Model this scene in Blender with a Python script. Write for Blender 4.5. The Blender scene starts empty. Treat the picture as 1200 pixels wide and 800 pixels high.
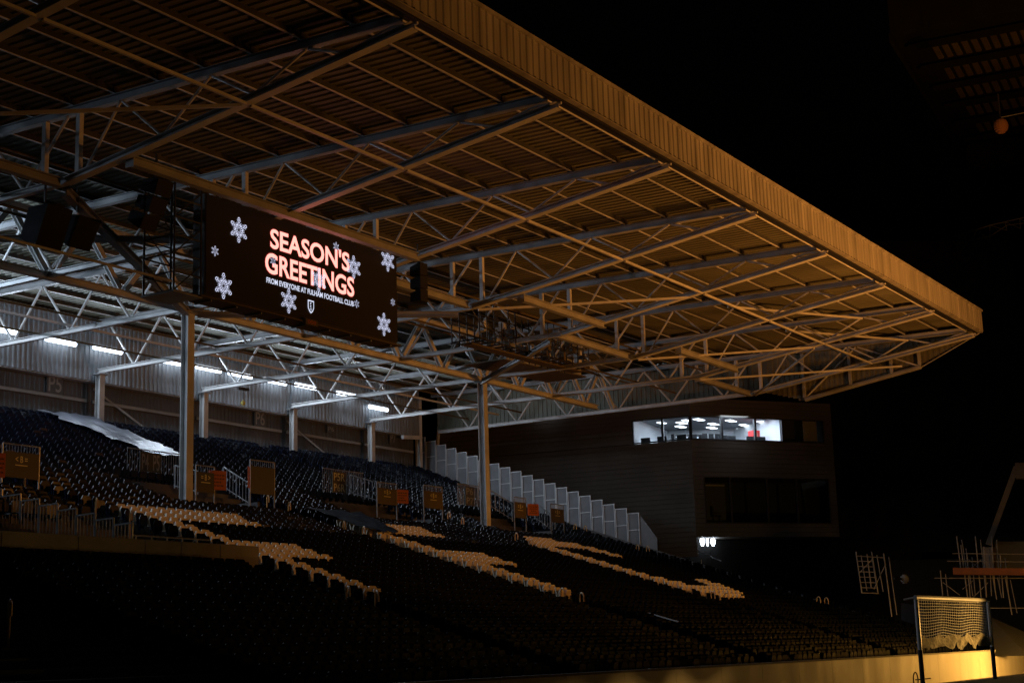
import bpy, math, random
from mathutils import Vector, Matrix
random.seed(7)
C = bpy.data.collections.new('place'); bpy.context.scene.collection.children.link(C)
SC = bpy.context.scene
rad = math.radians

# ---------------------------------------------------------------- camera
# X runs along the stand, Y into the stand, Z up; pitch surface is Z = 0
FPX, YAW, PITCH, ROLL, EYE = 1789.68, rad(31.9463), rad(11.4761), rad(-1.7581), 1.282
cf = Vector((math.cos(YAW)*math.cos(PITCH), math.sin(YAW)*math.cos(PITCH), math.sin(PITCH)))
cr0 = Vector((math.sin(YAW), -math.cos(YAW), 0)); cu0 = cr0.cross(cf)
cr = math.cos(ROLL)*cr0 + math.sin(ROLL)*cu0
cu = -math.sin(ROLL)*cr0 + math.cos(ROLL)*cu0
cam = bpy.data.cameras.new('camera'); co = bpy.data.objects.new('camera', cam); C.objects.link(co)
M = Matrix((cr, cu, -cf)).transposed().to_4x4(); M.translation = Vector((0, 0, EYE)); co.matrix_world = M
cam.sensor_width = 36; cam.lens = FPX/1200*36; cam.clip_start = .2; cam.clip_end = 3000
SC.camera = co

def ray(px, py):
    return cf + (px-600)/FPX*cr - (py-400)/FPX*cu
def at(px, py, Y):
    "point of the photograph px, py (1200 x 800) on the plane at depth Y"
    d = ray(px, py); return d*(Y/d.y) + Vector((0, 0, EYE))
def atx(px, py, X):
    d = ray(px, py); return d*(X/d.x) + Vector((0, 0, EYE))
def px_of(P):
    d = Vector(P) - Vector((0, 0, EYE)); z = d.dot(cf)
    return 600+FPX*d.dot(cr)/z, 400-FPX*d.dot(cu)/z

# ---------------------------------------------------------------- world, exposure
W = bpy.data.worlds.new('World'); SC.world = W; W.use_nodes = True
nt = W.node_tree; bg = nt.nodes['Background']
sk = nt.nodes.new('ShaderNodeTexSky'); sk.sky_type = 'NISHITA'; sk.sun_disc = False
sk.sun_elevation = rad(-5); sk.sun_rotation = rad(250)
nt.links.new(sk.outputs[0], bg.inputs[0]); bg.inputs[1].default_value = 0.10
SC.view_settings.view_transform = 'Standard'; SC.view_settings.look = 'None'
SC.view_settings.exposure = 0; SC.view_settings.gamma = 1
try: SC.view_settings.use_curve_mapping = False
except Exception: pass

ORANGE = (1.0, .365, .065)
COOL = (.72, .84, 1.0)
K_GROW, K_TUBE = 2.5, 1.0

# ---------------------------------------------------------------- materials
def mat(name, col, rough=.6, metal=0., noise=0., nscale=3., bump=0., bscale=30., emit=None, es=0., spec=None, stretch=(1, 1, 1)):
    m = bpy.data.materials.new(name); m.use_nodes = True; n = m.node_tree; b = n.nodes['Principled BSDF']
    b.inputs['Base Color'].default_value = (*col, 1); b.inputs['Roughness'].default_value = rough
    b.inputs['Metallic'].default_value = metal
    if spec is not None: b.inputs['Specular IOR Level'].default_value = spec
    tc = n.nodes.new('ShaderNodeTexCoord'); mp = n.nodes.new('ShaderNodeMapping'); mp.inputs['Scale'].default_value = stretch
    n.links.new(tc.outputs['Object'], mp.inputs[0])
    if noise:
        t = n.nodes.new('ShaderNodeTexNoise'); t.inputs['Scale'].default_value = nscale; t.inputs['Detail'].default_value = 6
        n.links.new(mp.outputs[0], t.inputs['Vector'])
        r = n.nodes.new('ShaderNodeMapRange'); r.inputs[1].default_value = .3; r.inputs[2].default_value = .7
        r.inputs[3].default_value = 1-noise; r.inputs[4].default_value = 1+noise*.6
        n.links.new(t.outputs[0], r.inputs[0])
        mx = n.nodes.new('ShaderNodeVectorMath'); mx.operation = 'SCALE'; mx.inputs[0].default_value = col
        n.links.new(r.outputs[0], mx.inputs['Scale']); n.links.new(mx.outputs[0], b.inputs['Base Color'])
        r2 = n.nodes.new('ShaderNodeMapRange'); r2.inputs[3].default_value = max(0, rough-.12); r2.inputs[4].default_value = min(1, rough+.15)
        n.links.new(t.outputs[0], r2.inputs[0]); n.links.new(r2.outputs[0], b.inputs['Roughness'])
    if bump:
        t = n.nodes.new('ShaderNodeTexNoise'); t.inputs['Scale'].default_value = bscale; t.inputs['Detail'].default_value = 4
        n.links.new(mp.outputs[0], t.inputs['Vector'])
        bp = n.nodes.new('ShaderNodeBump'); bp.inputs['Strength'].default_value = bump; bp.inputs['Distance'].default_value = .02
        n.links.new(t.outputs[0], bp.inputs['Height']); n.links.new(bp.outputs[0], b.inputs['Normal'])
    if emit:
        b.inputs['Emission Color'].default_value = (*emit, 1); b.inputs['Emission Strength'].default_value = es
    return m
STEEL = mat('grey painted steel', (.31, .315, .32), .5, 0, .25, 1.2)
STEELW = mat('pale painted steel', (.55, .55, .54), .45, 0, .2, 1.5)
GALV = mat('galvanised steel', (.42, .43, .44), .38, .6, .3, 4)
DARK = mat('black painted steel', (.02, .02, .022), .5)
SPKM = mat('black speaker cloth', (.022, .022, .026), .8, spec=.2)
PURL = mat('shaded purlin web', (.045, .045, .04), .6, .2, .2, 2)  # dark web and pale lip imitate how light falls on the purlin
ROOF = mat('roof sheet', (.155, .15, .105), .6, 0, .35, .5, stretch=(1, .25, 1))
FASC = mat('fascia sheet', (.29, .275, .245), .55, 0, .4, .6, stretch=(3, 1, .4))
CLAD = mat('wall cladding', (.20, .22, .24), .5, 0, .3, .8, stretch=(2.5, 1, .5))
CLAD2 = mat('shaded lower wall cladding', (.075, .078, .082), .6, 0, .3, .8)  # darker than the upper cladding to imitate the shade on the recessed band
BCLAD = mat('building cladding', (.10, .092, .078), .7, 0, .2, .5, spec=.15)
CONC = mat('concrete', (.10, .10, .10), .85, 0, .3, 1.2, .3, 12)
CONCL = mat('painted concrete', (.26, .26, .25), .8, 0, .3, .7, .2, 10)
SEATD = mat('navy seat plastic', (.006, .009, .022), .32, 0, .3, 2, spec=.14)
SEATL = mat('shaded navy seat plastic', (.004, .005, .007), .6, 0, .3, 2, spec=.02)  # darker and duller than the upper seats to imitate shade under the roof
SEATW = mat('white seat plastic', (.66, .60, .48), .42, 0, .12, 1.5)
SBRK = mat('seat bracket', (.03, .03, .03), .4)
YEL = mat('yellow rail paint', (.5, .30, .10), .4, 0, .2, 8)
WALLP = mat('perimeter wall paint', (.52, .50, .46), .6, 0, .18, 1.0, .15, 8, stretch=(1, 1, .3))
GRASS = mat('grass', (.045, .075, .02), .9, 0, .4, 6, .5, 60)
TRACK = mat('asphalt', (.05, .05, .05), .9, 0, .2, 3, .2, 60)
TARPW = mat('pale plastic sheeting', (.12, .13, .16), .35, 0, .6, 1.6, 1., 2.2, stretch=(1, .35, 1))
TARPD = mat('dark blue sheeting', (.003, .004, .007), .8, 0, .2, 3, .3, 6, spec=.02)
PANELW = mat('frosted wind panel', (.19, .195, .205), .5, 0, .22, 1.5)
ALU = mat('aluminium frame', (.6, .6, .6), .4, .3)
SCRN = mat('led screen face', (.012, .011, .01), .45)
SCRB = mat('led screen casing', (.05, .042, .03), .6)
FLAKE = mat('lit led white', (0, 0, 0), .5, emit=(.72, .75, 1.0), es=1.25)
TXTP = mat('lit led pink', (0, 0, 0), .5, emit=(1.0, .30, .25), es=2.3)
TXTH = mat('lit led pink halo', (0, 0, 0), .5, emit=(.9, .08, .08), es=.1)
TXTW = mat('lit led text white', (0, 0, 0), .5, emit=(.75, .8, 1.0), es=1.0)
TUBE = mat('lit tube', (.8, .8, .8), .5, emit=(.74, .86, 1.0), es=6)
LAMPW = mat('lit lamp', (.8, .8, .8), .5, emit=(.8, .9, 1.0), es=9)
CEILP = mat('lit ceiling panel', (.8, .8, .8), .5, emit=(.85, .93, 1.0), es=4)
OFFW = mat('office wall', (.75, .78, .82), .7)
OFFC = mat('office ceiling', (.22, .24, .26), .85)
OFFD = mat('office dark', (.02, .022, .025), .5)
RED = mat('red plastic', (.5, .02, .02), .4)
SIGNB = mat('sign board brown', (.095, .07, .028), .6, 0, .2, 3)
SIGND = mat('sign board dark', (.05, .045, .03), .6, 0, .2, 3)
SIGNO = mat('orange sign', (.45, .10, .025), .6)
SIGNT = mat('sign lettering yellow', (.65, .6, .32), .5)
SIGNK = mat('sign lettering dark', (.12, .03, .01), .5)
STENC = mat('stencil lettering', (.24, .24, .23), .7)
ORANGEP = mat('orange painted timber', (.2, .06, .02), .7, 0, .3, 3)
NET = mat('net cord', (.75, .72, .6), .8)
GOALW = mat('white goal paint', (.8, .8, .78), .35)
SCAF = mat('weathered scaffold tube', (.24, .22, .20), .6, .3, .3, 4)
RAKE = mat('brown raker paint', (.16, .13, .10), .7, 0, .3, 1)
HOARD = mat('grey hoarding', (.05, .053, .06), .6, 0, .2, 1)
DKBLD = mat('dark cladding', (.012, .012, .012), .9, 0, .3, .5, spec=.1)
YELL = mat('yellow plastic', (.6, .5, .05), .4)
DISC = mat('orange lit dome', (.22, .10, .04), .5, emit=(1, .28, .06), es=.008)  # tint and faint emission stand for orange light falling on the dome
BLIND = mat('beige blind', (.35, .3, .2), .8, 0, .1, 3)
g = bpy.data.materials.new('window glass'); g.use_nodes = True; n = g.node_tree; n.nodes.clear()
o_ = n.nodes.new('ShaderNodeOutputMaterial'); t_ = n.nodes.new('ShaderNodeBsdfTransparent'); t_.inputs[0].default_value = (.85, .9, .92, 1)
s_ = n.nodes.new('ShaderNodeBsdfGlossy'); s_.inputs['Roughness'].default_value = .03; x_ = n.nodes.new('ShaderNodeMixShader'); fr = n.nodes.new('ShaderNodeFresnel')
n.links.new(fr.outputs[0], x_.inputs[0]); n.links.new(t_.outputs[0], x_.inputs[1]); n.links.new(s_.outputs[0], x_.inputs[2]); n.links.new(x_.outputs[0], o_.inputs[0])
GLASS = g

# ---------------------------------------------------------------- mesh helpers
class MB:
    def __init__(s): s.v = []; s.f = []; s.mi = []
    def add(s, vs, fs, mi=0):
        k = len(s.v); s.v += [tuple(v) for v in vs]; s.f += [tuple(i+k for i in f) for f in fs]; s.mi += [mi]*len(fs); return s
    def box(s, a, b, mi=0):
        x0, y0, z0 = [min(a[i], b[i]) for i in range(3)]; x1, y1, z1 = [max(a[i], b[i]) for i in range(3)]
        return s.add([(x0, y0, z0), (x1, y0, z0), (x1, y1, z0), (x0, y1, z0), (x0, y0, z1), (x1, y0, z1), (x1, y1, z1), (x0, y1, z1)],
                     [(0, 3, 2, 1), (4, 5, 6, 7), (0, 1, 5, 4), (1, 2, 6, 5), (2, 3, 7, 6), (3, 0, 4, 7)], mi)
    def frame(s, a, b, up=(0, 0, 1)):
        a = Vector(a); b = Vector(b); d = (b-a).normalized(); up = Vector(up)
        if abs(d.dot(up)) > .98: up = Vector((0, 1, 0)) if abs(d.y) < .9 else Vector((1, 0, 0))
        r = d.cross(up).normalized(); u = r.cross(d).normalized(); return a, b, r, u
    def prof(s, a, b, pts, up=(0, 0, 1), mi=0, cap=True):
        a, b, r, u = s.frame(a, b, up); n = len(pts)
        vs = [a+r*p[0]+u*p[1] for p in pts]+[b+r*p[0]+u*p[1] for p in pts]
        fs = [(i, (i+1) % n, n+(i+1) % n, n+i) for i in range(n)]
        if cap: fs += [tuple(range(n-1, -1, -1)), tuple(range(n, 2*n))]
        return s.add(vs, fs, mi)
    def bar(s, a, b, w, h, up=(0, 0, 1), mi=0):
        return s.prof(a, b, [(-w/2, -h/2), (w/2, -h/2), (w/2, h/2), (-w/2, h/2)], up, mi)
    def ibeam(s, a, b, w, h, t=.02, up=(0, 0, 1), mi=0):
        s.prof(a, b, [(-w/2, -h/2), (w/2, -h/2), (w/2, -h/2+t), (t/2, -h/2+t), (t/2, h/2-t), (w/2, h/2-t), (w/2, h/2), (-w/2, h/2), (-w/2, h/2-t), (-t/2, h/2-t), (-t/2, -h/2+t), (-w/2, -h/2+t)], up, mi, False)
        return s
    def tube(s, a, b, r, n=6, mi=0):
        return s.prof(a, b, [(r*math.cos(2*math.pi*i/n), r*math.sin(2*math.pi*i/n)) for i in range(n)], mi=mi)
    def path(s, pts, r, n=6):
        for p, q in zip(pts, pts[1:]): s.tube(p, q, r, n)
        return s
    def quad(s, a, b, c, d, mi=0): return s.add([a, b, c, d], [(0, 1, 2, 3)], mi)
    def sheet(s, o, eu, ev, nu, amp, mi=0):
        "trapezoid corrugation: ribs along ev, nu ribs across eu, thickness-free skin"
        o = Vector(o); eu = Vector(eu); ev = Vector(ev); nrm = eu.cross(ev).normalized()
        vs = []
        for i in range(nu):
            for f_, h in ((0, 0), (.5, 0), (.62, 1), (.88, 1)): vs.append(o+eu*((i+f_)/nu)+nrm*(amp*h))
        vs.append(o+eu)
        n = len(vs); vs += [v+ev for v in vs]
        return s.add(vs, [(i, i+1, n+i+1, n+i) for i in range(n-1)], mi)
    def make(s, name, m, parent=None, smooth=False):
        me = bpy.data.meshes.new(name); me.from_pydata(s.v, [], s.f)
        ms = m if isinstance(m, (list, tuple)) else [m]
        for q in ms: me.materials.append(q)
        if len(ms) > 1: me.polygons.foreach_set('material_index', s.mi)
        if smooth: me.polygons.foreach_set('use_smooth', [True]*len(me.polygons))
        me.update(); ob = bpy.data.objects.new(name, me); C.objects.link(ob)
        if parent: ob.parent = parent
        return ob
def tag(o, label=None, cat=None, group=None, kind=None):
    if label: o['label'] = label
    if cat: o['category'] = cat
    if group: o['group'] = group
    if kind: o['kind'] = kind
    return o
def thing(name, label, cat, loc=(0, 0, 0), rz=0, group=None):
    o = bpy.data.objects.new(name, None); C.objects.link(o); o.location = loc; o.rotation_euler = (0, 0, rz); o.empty_display_size = .3
    return tag(o, label, cat, group)
def dup(root, loc=None, rz=None, label=None, group=None):
    r = root.copy(); C.objects.link(r)
    if loc is not None: r.location = loc
    if rz is not None: r.rotation_euler = (0, 0, rz)
    if label: r['label'] = label
    if group: r['group'] = group
    for ch in list(root.children):
        c = ch.copy(); C.objects.link(c); c.parent = r
        for g_ in list(ch.children):
            d = g_.copy(); C.objects.link(d); d.parent = c
    return r
def text_mesh(name, body, m, P, eu, ev, w, h, parent, bold=0., lift=.0, mirror=False):
    "flat lettering filling w x h from P (lower left), along eu, up ev"
    cu_ = bpy.data.curves.new(name, 'FONT'); cu_.body = body; cu_.offset = bold; cu_.resolution_u = 4
    ob = bpy.data.objects.new(name, cu_); C.objects.link(ob)
    dg = bpy.context.evaluated_depsgraph_get(); me = bpy.data.meshes.new_from_object(ob.evaluated_get(dg))
    bpy.data.objects.remove(ob); bpy.data.curves.remove(cu_)
    xs = [v.co.x for v in me.vertices]; ys = [v.co.y for v in me.vertices]
    x0, x1, y0, y1 = min(xs), max(xs), min(ys), max(ys)
    P = Vector(P); eu = Vector(eu).normalized(); ev = Vector(ev).normalized(); nn = eu.cross(ev)
    for v in me.vertices:
        a = (v.co.x-x0)/(x1-x0)*w; b = (v.co.y-y0)/(y1-y0)*h
        v.co = P+eu*a+ev*b+nn*lift
    me.materials.clear(); me.materials.append(m); me.name = name
    o = bpy.data.objects.new(name, me); C.objects.link(o)
    if parent: o.parent = parent
    return o

# ---------------------------------------------------------------- profile of the stand
TREAD, NROW0 = .673, 26            # row 0 is at Y = 38, rows run forward (+) to 26 and back (-) to -22
def rowY(i): return 38-TREAD*i
def seattop(Y): return 3.33+.314*(Y-27.8) if Y < 41 else 7.475+.4*(Y-41)
def floorz(Y): return seattop(Y)-.86
BAY, X0C = 6.876, 42.19
XK = lambda k: X0C+BAY*k
XL, XR = 15.0, 75.6

# unseen spot heads added to brighten the white seat blocks, plus a goal lamp
def stand_lamp(x, y, z, tgt, e, size, label, colr=ORANGE):
    t = thing('spot_lamp_stand', label, 'lamp', (x, y, 0))
    MB().tube((0, 0, 0), (0, 0, z-.1), .04).make('pole', GALV, t); MB().box((-.2, -.12, z-.12), (.2, .12, z+.12)).make('lamp_head', GALV, t); MB().box((-.4, -.4, 0), (.4, .4, .05)).make('base', DARK, t)
    L = bpy.data.lights.new('spot_light', 'SPOT'); L.color = colr; L.energy = e; L.spot_size = rad(size); L.spot_blend = .8; L.shadow_soft_size = .2
    d = (Vector(tgt)-Vector((x, y, z))).normalized(); lo = bpy.data.objects.new('spot_light', L); C.objects.link(lo); lo.parent = t; lo.location = Vector((0, 0, z))+d*.35
    lo.rotation_euler = d.to_track_quat('-Z', 'Y').to_euler()
for ax, ee, lb in ((40, 5200, 'left'), (51.5, 5200, 'middle'), (63.5, 5200, 'right')):
    stand_lamp(60+(ax-40)*.2, -4, 9, (ax, 33.5, 4.6), ee*1.9, 21, 'added unseen orange spot beyond the right edge brightening the %s white letter' % lb)
stand_lamp(53, 9.4, 1.5, (46.5, 13.6, 2.15), 2600, 33, 'yellow spot lamp on the pitch beyond the right edge aimed at the goal', (1, .52, .12))
# ---------------------------------------------------------------- ground
tag(MB().box((-900, -900, -3), (900, 900, -.47)).make('ground', TRACK), kind='structure')
pb = MB(); pb.add([(-900, -900, 0), (900, -900, 0), (900, 13.9, 0), (-900, 13.9, 0), (-900, 15.2, -.46), (900, 15.2, -.46)], [(0, 1, 2, 3), (3, 2, 5, 4)])
tag(pb.make('pitch', GRASS), kind='structure')
# terrace steps
tb = MB(); rows = list(range(26, -24, -1))
for i in rows:
    y = rowY(i)+.12; z = floorz(rowY(i)); zl = floorz(rowY(i+1)) if i < 26 else -.46
    tb.quad((XL, y-TREAD, zl), (XR, y-TREAD, zl), (XR, y-TREAD, z), (XL, y-TREAD, z))
    tb.quad((XL, y-TREAD, z), (XR, y-TREAD, z), (XR, y, z), (XL, y, z))
tb.quad((XR, 19.5, -2), (XR, 54.5, -2), (XR, 54.5, 12), (XR, 19.5, 0.2))
tag(tb.make('terrace', CONC), kind='structure')

# ---------------------------------------------------------------- perimeter wall in front of the seats
pw = thing('perimeter_wall', 'low pale wall along the front of the stand, lit yellow behind the goal', 'wall', (0, 19.3, -.46))
k = 0; x = 12.
while x < 110:
    MB().box((x+.006, 0, 0), (x+2.994, .15, 1.13)).make('panel', WALLP, pw); x += 3
MB().box((12, -.02, 1.132), (110, .17, 1.19)).make('coping', CONCL, pw)

# ---------------------------------------------------------------- seats
def seat_bmesh():
    bk = MB(); pts = [(-.175, 0), (-.185, .32), (-.178, .405), (-.145, .43), (.145, .43), (.178, .405), (.185, .32), (.175, 0)]
    n = len(pts)
    f = [(p[0], -.02+.10*(p[1]/.44)**1.5+.0, p[1]+.40) for p in pts]; b_ = [(p[0]*.93, .03+.10*(p[1]/.44)**1.5, p[1]*.97+.40) for p in pts]
    bk.add(f+b_, [tuple(range(n)), tuple(range(2*n-1, n-1, -1))]+[(i+1, i, n+i, n+i+1) for i in range(n-1)]+[(0, n-1, 2*n-1, n)])
    pn = MB(); pts = [(-.19, .40), (-.20, .62), (-.14, .74), (.14, .74), (.20, .62), (.19, .40)]; n = 6
    f = [(p[0], -.11-.03*(p[1]-.4), p[1]) for p in pts]; b_ = [(p[0]*.95, -.05-.03*(p[1]-.4), p[1]) for p in pts]
    pn.add(f+b_, [tuple(range(n)), tuple(range(2*n-1, n-1, -1))]+[(i+1, i, n+i, n+i+1) for i in range(n-1)]+[(0, n-1, 2*n-1, n)])
    br = MB().box((-.03, -.10, .30), (.03, .10, .42)).box((-.02, .05, 0), (.02, .09, .31))
    return bk, pn, br
def in_aisle(X):
    for a in (21.6, 34.9, 47.75, 60.75, 73.6):
        if abs(X-a) < .62: return True
    return False
LET = {}
def letter(x0, off, kind, name):
    for r in range(16):
        if kind == 'F': n = 13 if r < 1 else 12 if r < 3 else 8 if 7 <= r <= 9 else 2; cells = list(range(n))
        else:
            if r == 0: cells = range(3, 9)
            elif r == 1: cells = range(1, 12)
            elif r == 2: cells = range(0, 13)
            elif r in (3, 4): cells = [0, 1, 9, 10, 11, 12] if r == 3 else [0, 1, 10, 11, 12]
            elif r in (11,): cells = [0, 1, 2, 10, 11, 12]
            elif r == 12: cells = [0, 1, 2, 3, 9, 10, 11, 12]
            elif r == 13: cells = range(0, 12)
            elif r == 14: cells = range(1, 11)
            elif r == 15: cells = range(2, 8)
            else: cells = [0, 1]
        for c in cells: LET[(r+off, round((x0-XL)/.46)+c)] = name
letter(35.95, 0, 'F', 'first'); letter(48.8, -1, 'F', 'second'); letter(61.6, -1, 'C', 'third')
bk, pn, br = seat_bmesh()
def seat_proto(m, label, group):
    t = thing('stadium_seat', label, 'seat', group=group)
    bk.make('backrest', m, t); pn.make('seat_pan', m, t); br.make('bracket', SBRK, t); return t
protoW = {k_: seat_proto(SEATW, 'white plastic folding seat in the pale %s letter from the left' % k_, 'white seats forming the %s letter' % k_) for k_ in ('first', 'second', 'third')}
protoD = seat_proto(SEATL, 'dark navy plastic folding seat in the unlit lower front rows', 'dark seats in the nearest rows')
usedW = set(); dark = []; VOM = [(39.9, 45.6), (51.3, 58.6), (63.2, 70.2), (25.5, 34.2)]
for i in rows:
    Y = rowY(i); z = floorz(Y); nx = int((XR-.6-XL)/.46)
    for j in range(nx+1):
        X = XL+.46*j
        if in_aisle(X): continue
        if i == -6 and False: continue
        if -9 <= i <= -4 and any(a < X < b for a, b in ((41.2, 46.8), (52.5, 59.0), (63.5, 70.0), (27, 34))): continue   # entrances through the terrace
        if 10 <= i and X < 24: continue
        if 2 <= i <= 10 and X < 34.2 and X > 20: continue                      # platform for wheelchairs
        if (i, j) in LET:
            w = LET[(i, j)]
            if w not in usedW: protoW[w].location = (X, Y, z); usedW.add(w)
            else: dup(protoW[w], (X, Y, z))
        else: dark.append((X, Y, z))
vis = []
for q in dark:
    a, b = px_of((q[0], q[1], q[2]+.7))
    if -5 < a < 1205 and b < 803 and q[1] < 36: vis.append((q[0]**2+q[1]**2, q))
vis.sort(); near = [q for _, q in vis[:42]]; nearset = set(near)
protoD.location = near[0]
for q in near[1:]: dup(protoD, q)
seatv = bk.v+pn.v+br.v
seatf = bk.f+[tuple(a+len(bk.v) for a in f) for f in pn.f]+[tuple(a+len(bk.v)+len(pn.v) for a in f) for f in br.f]
rj = random.Random(3)
V_, F_ = [], []; VU, FU = [], []; VL, FL = [], []
for q in dark:
    if q in nearset: continue
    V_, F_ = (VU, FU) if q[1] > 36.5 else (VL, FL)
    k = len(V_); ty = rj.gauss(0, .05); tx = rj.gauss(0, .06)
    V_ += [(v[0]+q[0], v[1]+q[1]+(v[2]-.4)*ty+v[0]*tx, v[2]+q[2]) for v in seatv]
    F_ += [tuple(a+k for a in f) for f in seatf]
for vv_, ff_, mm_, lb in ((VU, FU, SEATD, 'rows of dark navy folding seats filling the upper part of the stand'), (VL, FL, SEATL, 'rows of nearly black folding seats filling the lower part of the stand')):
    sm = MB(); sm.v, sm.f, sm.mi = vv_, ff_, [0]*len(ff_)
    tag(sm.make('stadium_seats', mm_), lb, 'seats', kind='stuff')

# ---------------------------------------------------------------- crook shaped aisle handrails
ck = MB(); ck.path([(0, 0, 0), (0, 0, .82)], .028); arc = [(0, -.16+.16*math.cos(a), .82+.16*math.sin(a)) for a in [math.pi*i/8 for i in range(9)]]
ck.path([(-.0+p[0]-.0, p[1], p[2]) for p in arc], .028); ck.tube((0, -.32, .82), (0, -.32, .66), .028)
crook = None
CR = [(34.6, 25.4, 'steel crook handrail standing alone in the dark at the far lower left'),
 (33.9, 40.2, 'crook handrail beside the dark entrance sign at the far left'), (34.59, 37.57, 'crook handrail left of the first white F above the stepped railing'),
 (34.46, 35.88, 'crook handrail at the left edge of the first white F stem'), (47.48, 41.62, 'crook handrail just below the dark board right of the left column'),
 (47.58, 40.57, 'crook handrail a step below the one under the dark board, right of the first F'), (46.98, 37.3, 'left crook handrail of the pair beside the top of the second F'),
 (47.26, 36.56, 'right crook handrail of the pair beside the top of the second F'), (60.96, 41.97, 'crook handrail left of the right column foot'),
 (60.82, 41.09, 'crook handrail closest to the foot of the right column'), (61.13, 38.28, 'left crook handrail of the pair overlapping the top bar of the pale C'),
 (60.15, 36.89, 'right crook handrail of the pair overlapping the top bar of the pale C'), (73.69, 42.28, 'left crook handrail below the middle of the stepped wind screen'),
 (74.54, 42.12, 'right crook handrail below the middle of the stepped wind screen'), (72.83, 38.02, 'left crook handrail below the low end of the wind screen'),
 (73.97, 38.0, 'right crook handrail below the low end of the wind screen'), (34.24, 27.08, 'left crook handrail under the foot of the first F'),
 (35.02, 26.67, 'right crook handrail under the foot of the first F'), (47.24, 27.74, 'left crook handrail under the foot of the second F'),
 (47.63, 27.2, 'right crook handrail under the foot of the second F'), (60.62, 28.15, 'left crook handrail under the bottom of the pale C'),
 (61.8, 28.05, 'right crook handrail under the bottom of the pale C'), (72.27, 27.9, 'left crook handrail of the pair farthest right in the aisle'),
 (72.95, 27.76, 'right crook handrail of the pair farthest right in the aisle')]
CR[0] = (20.89, 25.08, CR[0][2])
for x, y, lb in CR:
    if crook is None:
        crook = ck.make('crook_handrail', YEL); crook.rotation_euler = (0, 0, rad(-35)); tag(crook, lb, 'handrail', 'crook handrails in the aisles'); crook.location = (x, y, floorz(y)); o = crook
    else:
        o = crook.copy(); C.objects.link(o); o.location = (x, y, floorz(y)); o['label'] = lb

# ---------------------------------------------------------------- platform front wall and stepped guard railing
bw = thing('platform_wall', 'grey panelled wall below the stepped railing in front of the dark lower seats', 'wall', (0, 31.25, 3.98))
xs = [15, 18, 21, 23.2, 25.7, 28.2, 30.6, 32.0, 33.6, 35.3]
for a, b in zip(xs, xs[1:]): MB().box((a+.015, 0, 0), (b-.015, .12, .66)).make('panel', CONCL, bw)
b_ = MB()
for a in [30.3, 30.9, 31.5, 32.1, 32.7]: b_.tube((a, .06, .66), (a, .06, .76), .02)
b_.tube((30.2, .06, .76), (33.2, .06, .76), .025)
b_.make('handrail', GALV, bw)
tag(MB().box((15, 31.42, 3.4), (34.0, 36.3, 4.4)).make('platform', CONC), kind='structure')
sr = thing('stepped_railing', 'grey stepped guard railing with vertical bars above the platform wall at the left', 'railing', (0, 0, 0))
for k in range(8):
    y1 = 31.3+k*.92; y2 = y1+.88; zt = at(155-22*k, 612-5.4*k, 31.3+.92*k).z; X = at(155-22*k, 612, y1).x; X2 = at(155-22*(k+1)+1, 612, y2).x
    zt = at(155-22*k, 612-5.6*k, y1).z; zb = zt-1.15
    m = MB(); A = Vector((X, y1, 0)); B = Vector((X2, y2, 0))
    for z in (zt, zb+.12, zt-.55 if k > 5 else zb+.12): m.bar((A.x, A.y, z), (B.x, B.y, z), .04, .04)
    for q in range(6):
        P = A.lerp(B, q/5); m.tube((P.x, P.y, zb+.1), (P.x, P.y, zt), .017 if 0 < q < 5 else .03, 5)
    m.tube((A.x, A.y, 4.1), (A.x, A.y, zt), .035)
    m.make('railing_panel', GALV, sr)

# ---------------------------------------------------------------- columns
def column(x, y, z0, z1, label, sz=.36):
    t = thing('roof_column', label, 'column', (x, y, z0), group='columns carrying the roof')
    MB().ibeam((0, 0, 0), (0, 0, z1-z0), sz, sz, .03, up=(0, 1, 0)).make('shaft', STEELW, t)
    MB().box((-sz*.8, -sz*.8, 0), (sz*.8, sz*.8, .04)).make('base_plate', STEEL, t)
    MB().box((-.28, -.28, z1-z0+.003), (.28, .28, z1-z0+.03)).make('cap_plate', STEEL, t)
    return t
column(XK(0), 41, floorz(41), 14.42, 'tall steel column left of centre, under the left end of the screen')
column(XK(3), 41, floorz(41), 14.42, 'tall steel column in the middle of the stand, orange on one face')
for k, lb in ((1, 'rear wall column left of the stand beside the second tube lamp'), (2, 'rear wall column hidden behind the left front column'), (3, 'rear wall column between the two front columns'), (4, 'rear wall column farthest right beside the last lamps'), (-1, 'rear wall column beyond the left edge'), (0, 'rear wall column at the left edge')):
    column(XK(k), 53.2, floorz(53), 14.45, lb, .3)
column(75.0, 53.6, floorz(53), 16.6, 'thin orange lit post at the right end of the rear wall', .24)

# ---------------------------------------------------------------- roof trusses
def Tz(y): return 16.55+(y-20.4)*.0125
def Bz(y): return 16.25-(y-20.2)*.1335 if y < 32.2 else 14.65
tr = thing('roof_truss', 'roof truss', 'truss', (0, 0, 0), group='roof trusses running from the fascia to the rear wall')
MB().ibeam((0, 20.6, Tz(20.6)), (0, 53.8, Tz(53.8)), .22, .24, .02).make('top_chord', STEEL, tr)
MB().ibeam((0, 20.25, Bz(20.25)), (0, 32.35, Bz(32.19)), .28, .19, .02).make('bottom_chord', STEELW, tr)  # paler steel than the top chord imitates direct light on the flange
MB().ibeam((0, 32.38, 14.65), (0, 53.3, 14.65), .18, .20, .02).make('bottom_chord', STEELW, tr)
for y in (31.9, 33.3): MB().bar((0, y, Bz(y)+.10), (0, y, Tz(y)-.12), .15, .15).make('post', STEELW, tr)
FB = [31.6, 28.6, 25.35, 22.3]; FT = [30.3, 26.95, 23.65]
seg = []
for a, b in zip(FB, FT): seg.append((a, b))
for a, b in zip(FT, FB[1:]): seg.append((b, a))
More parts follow.
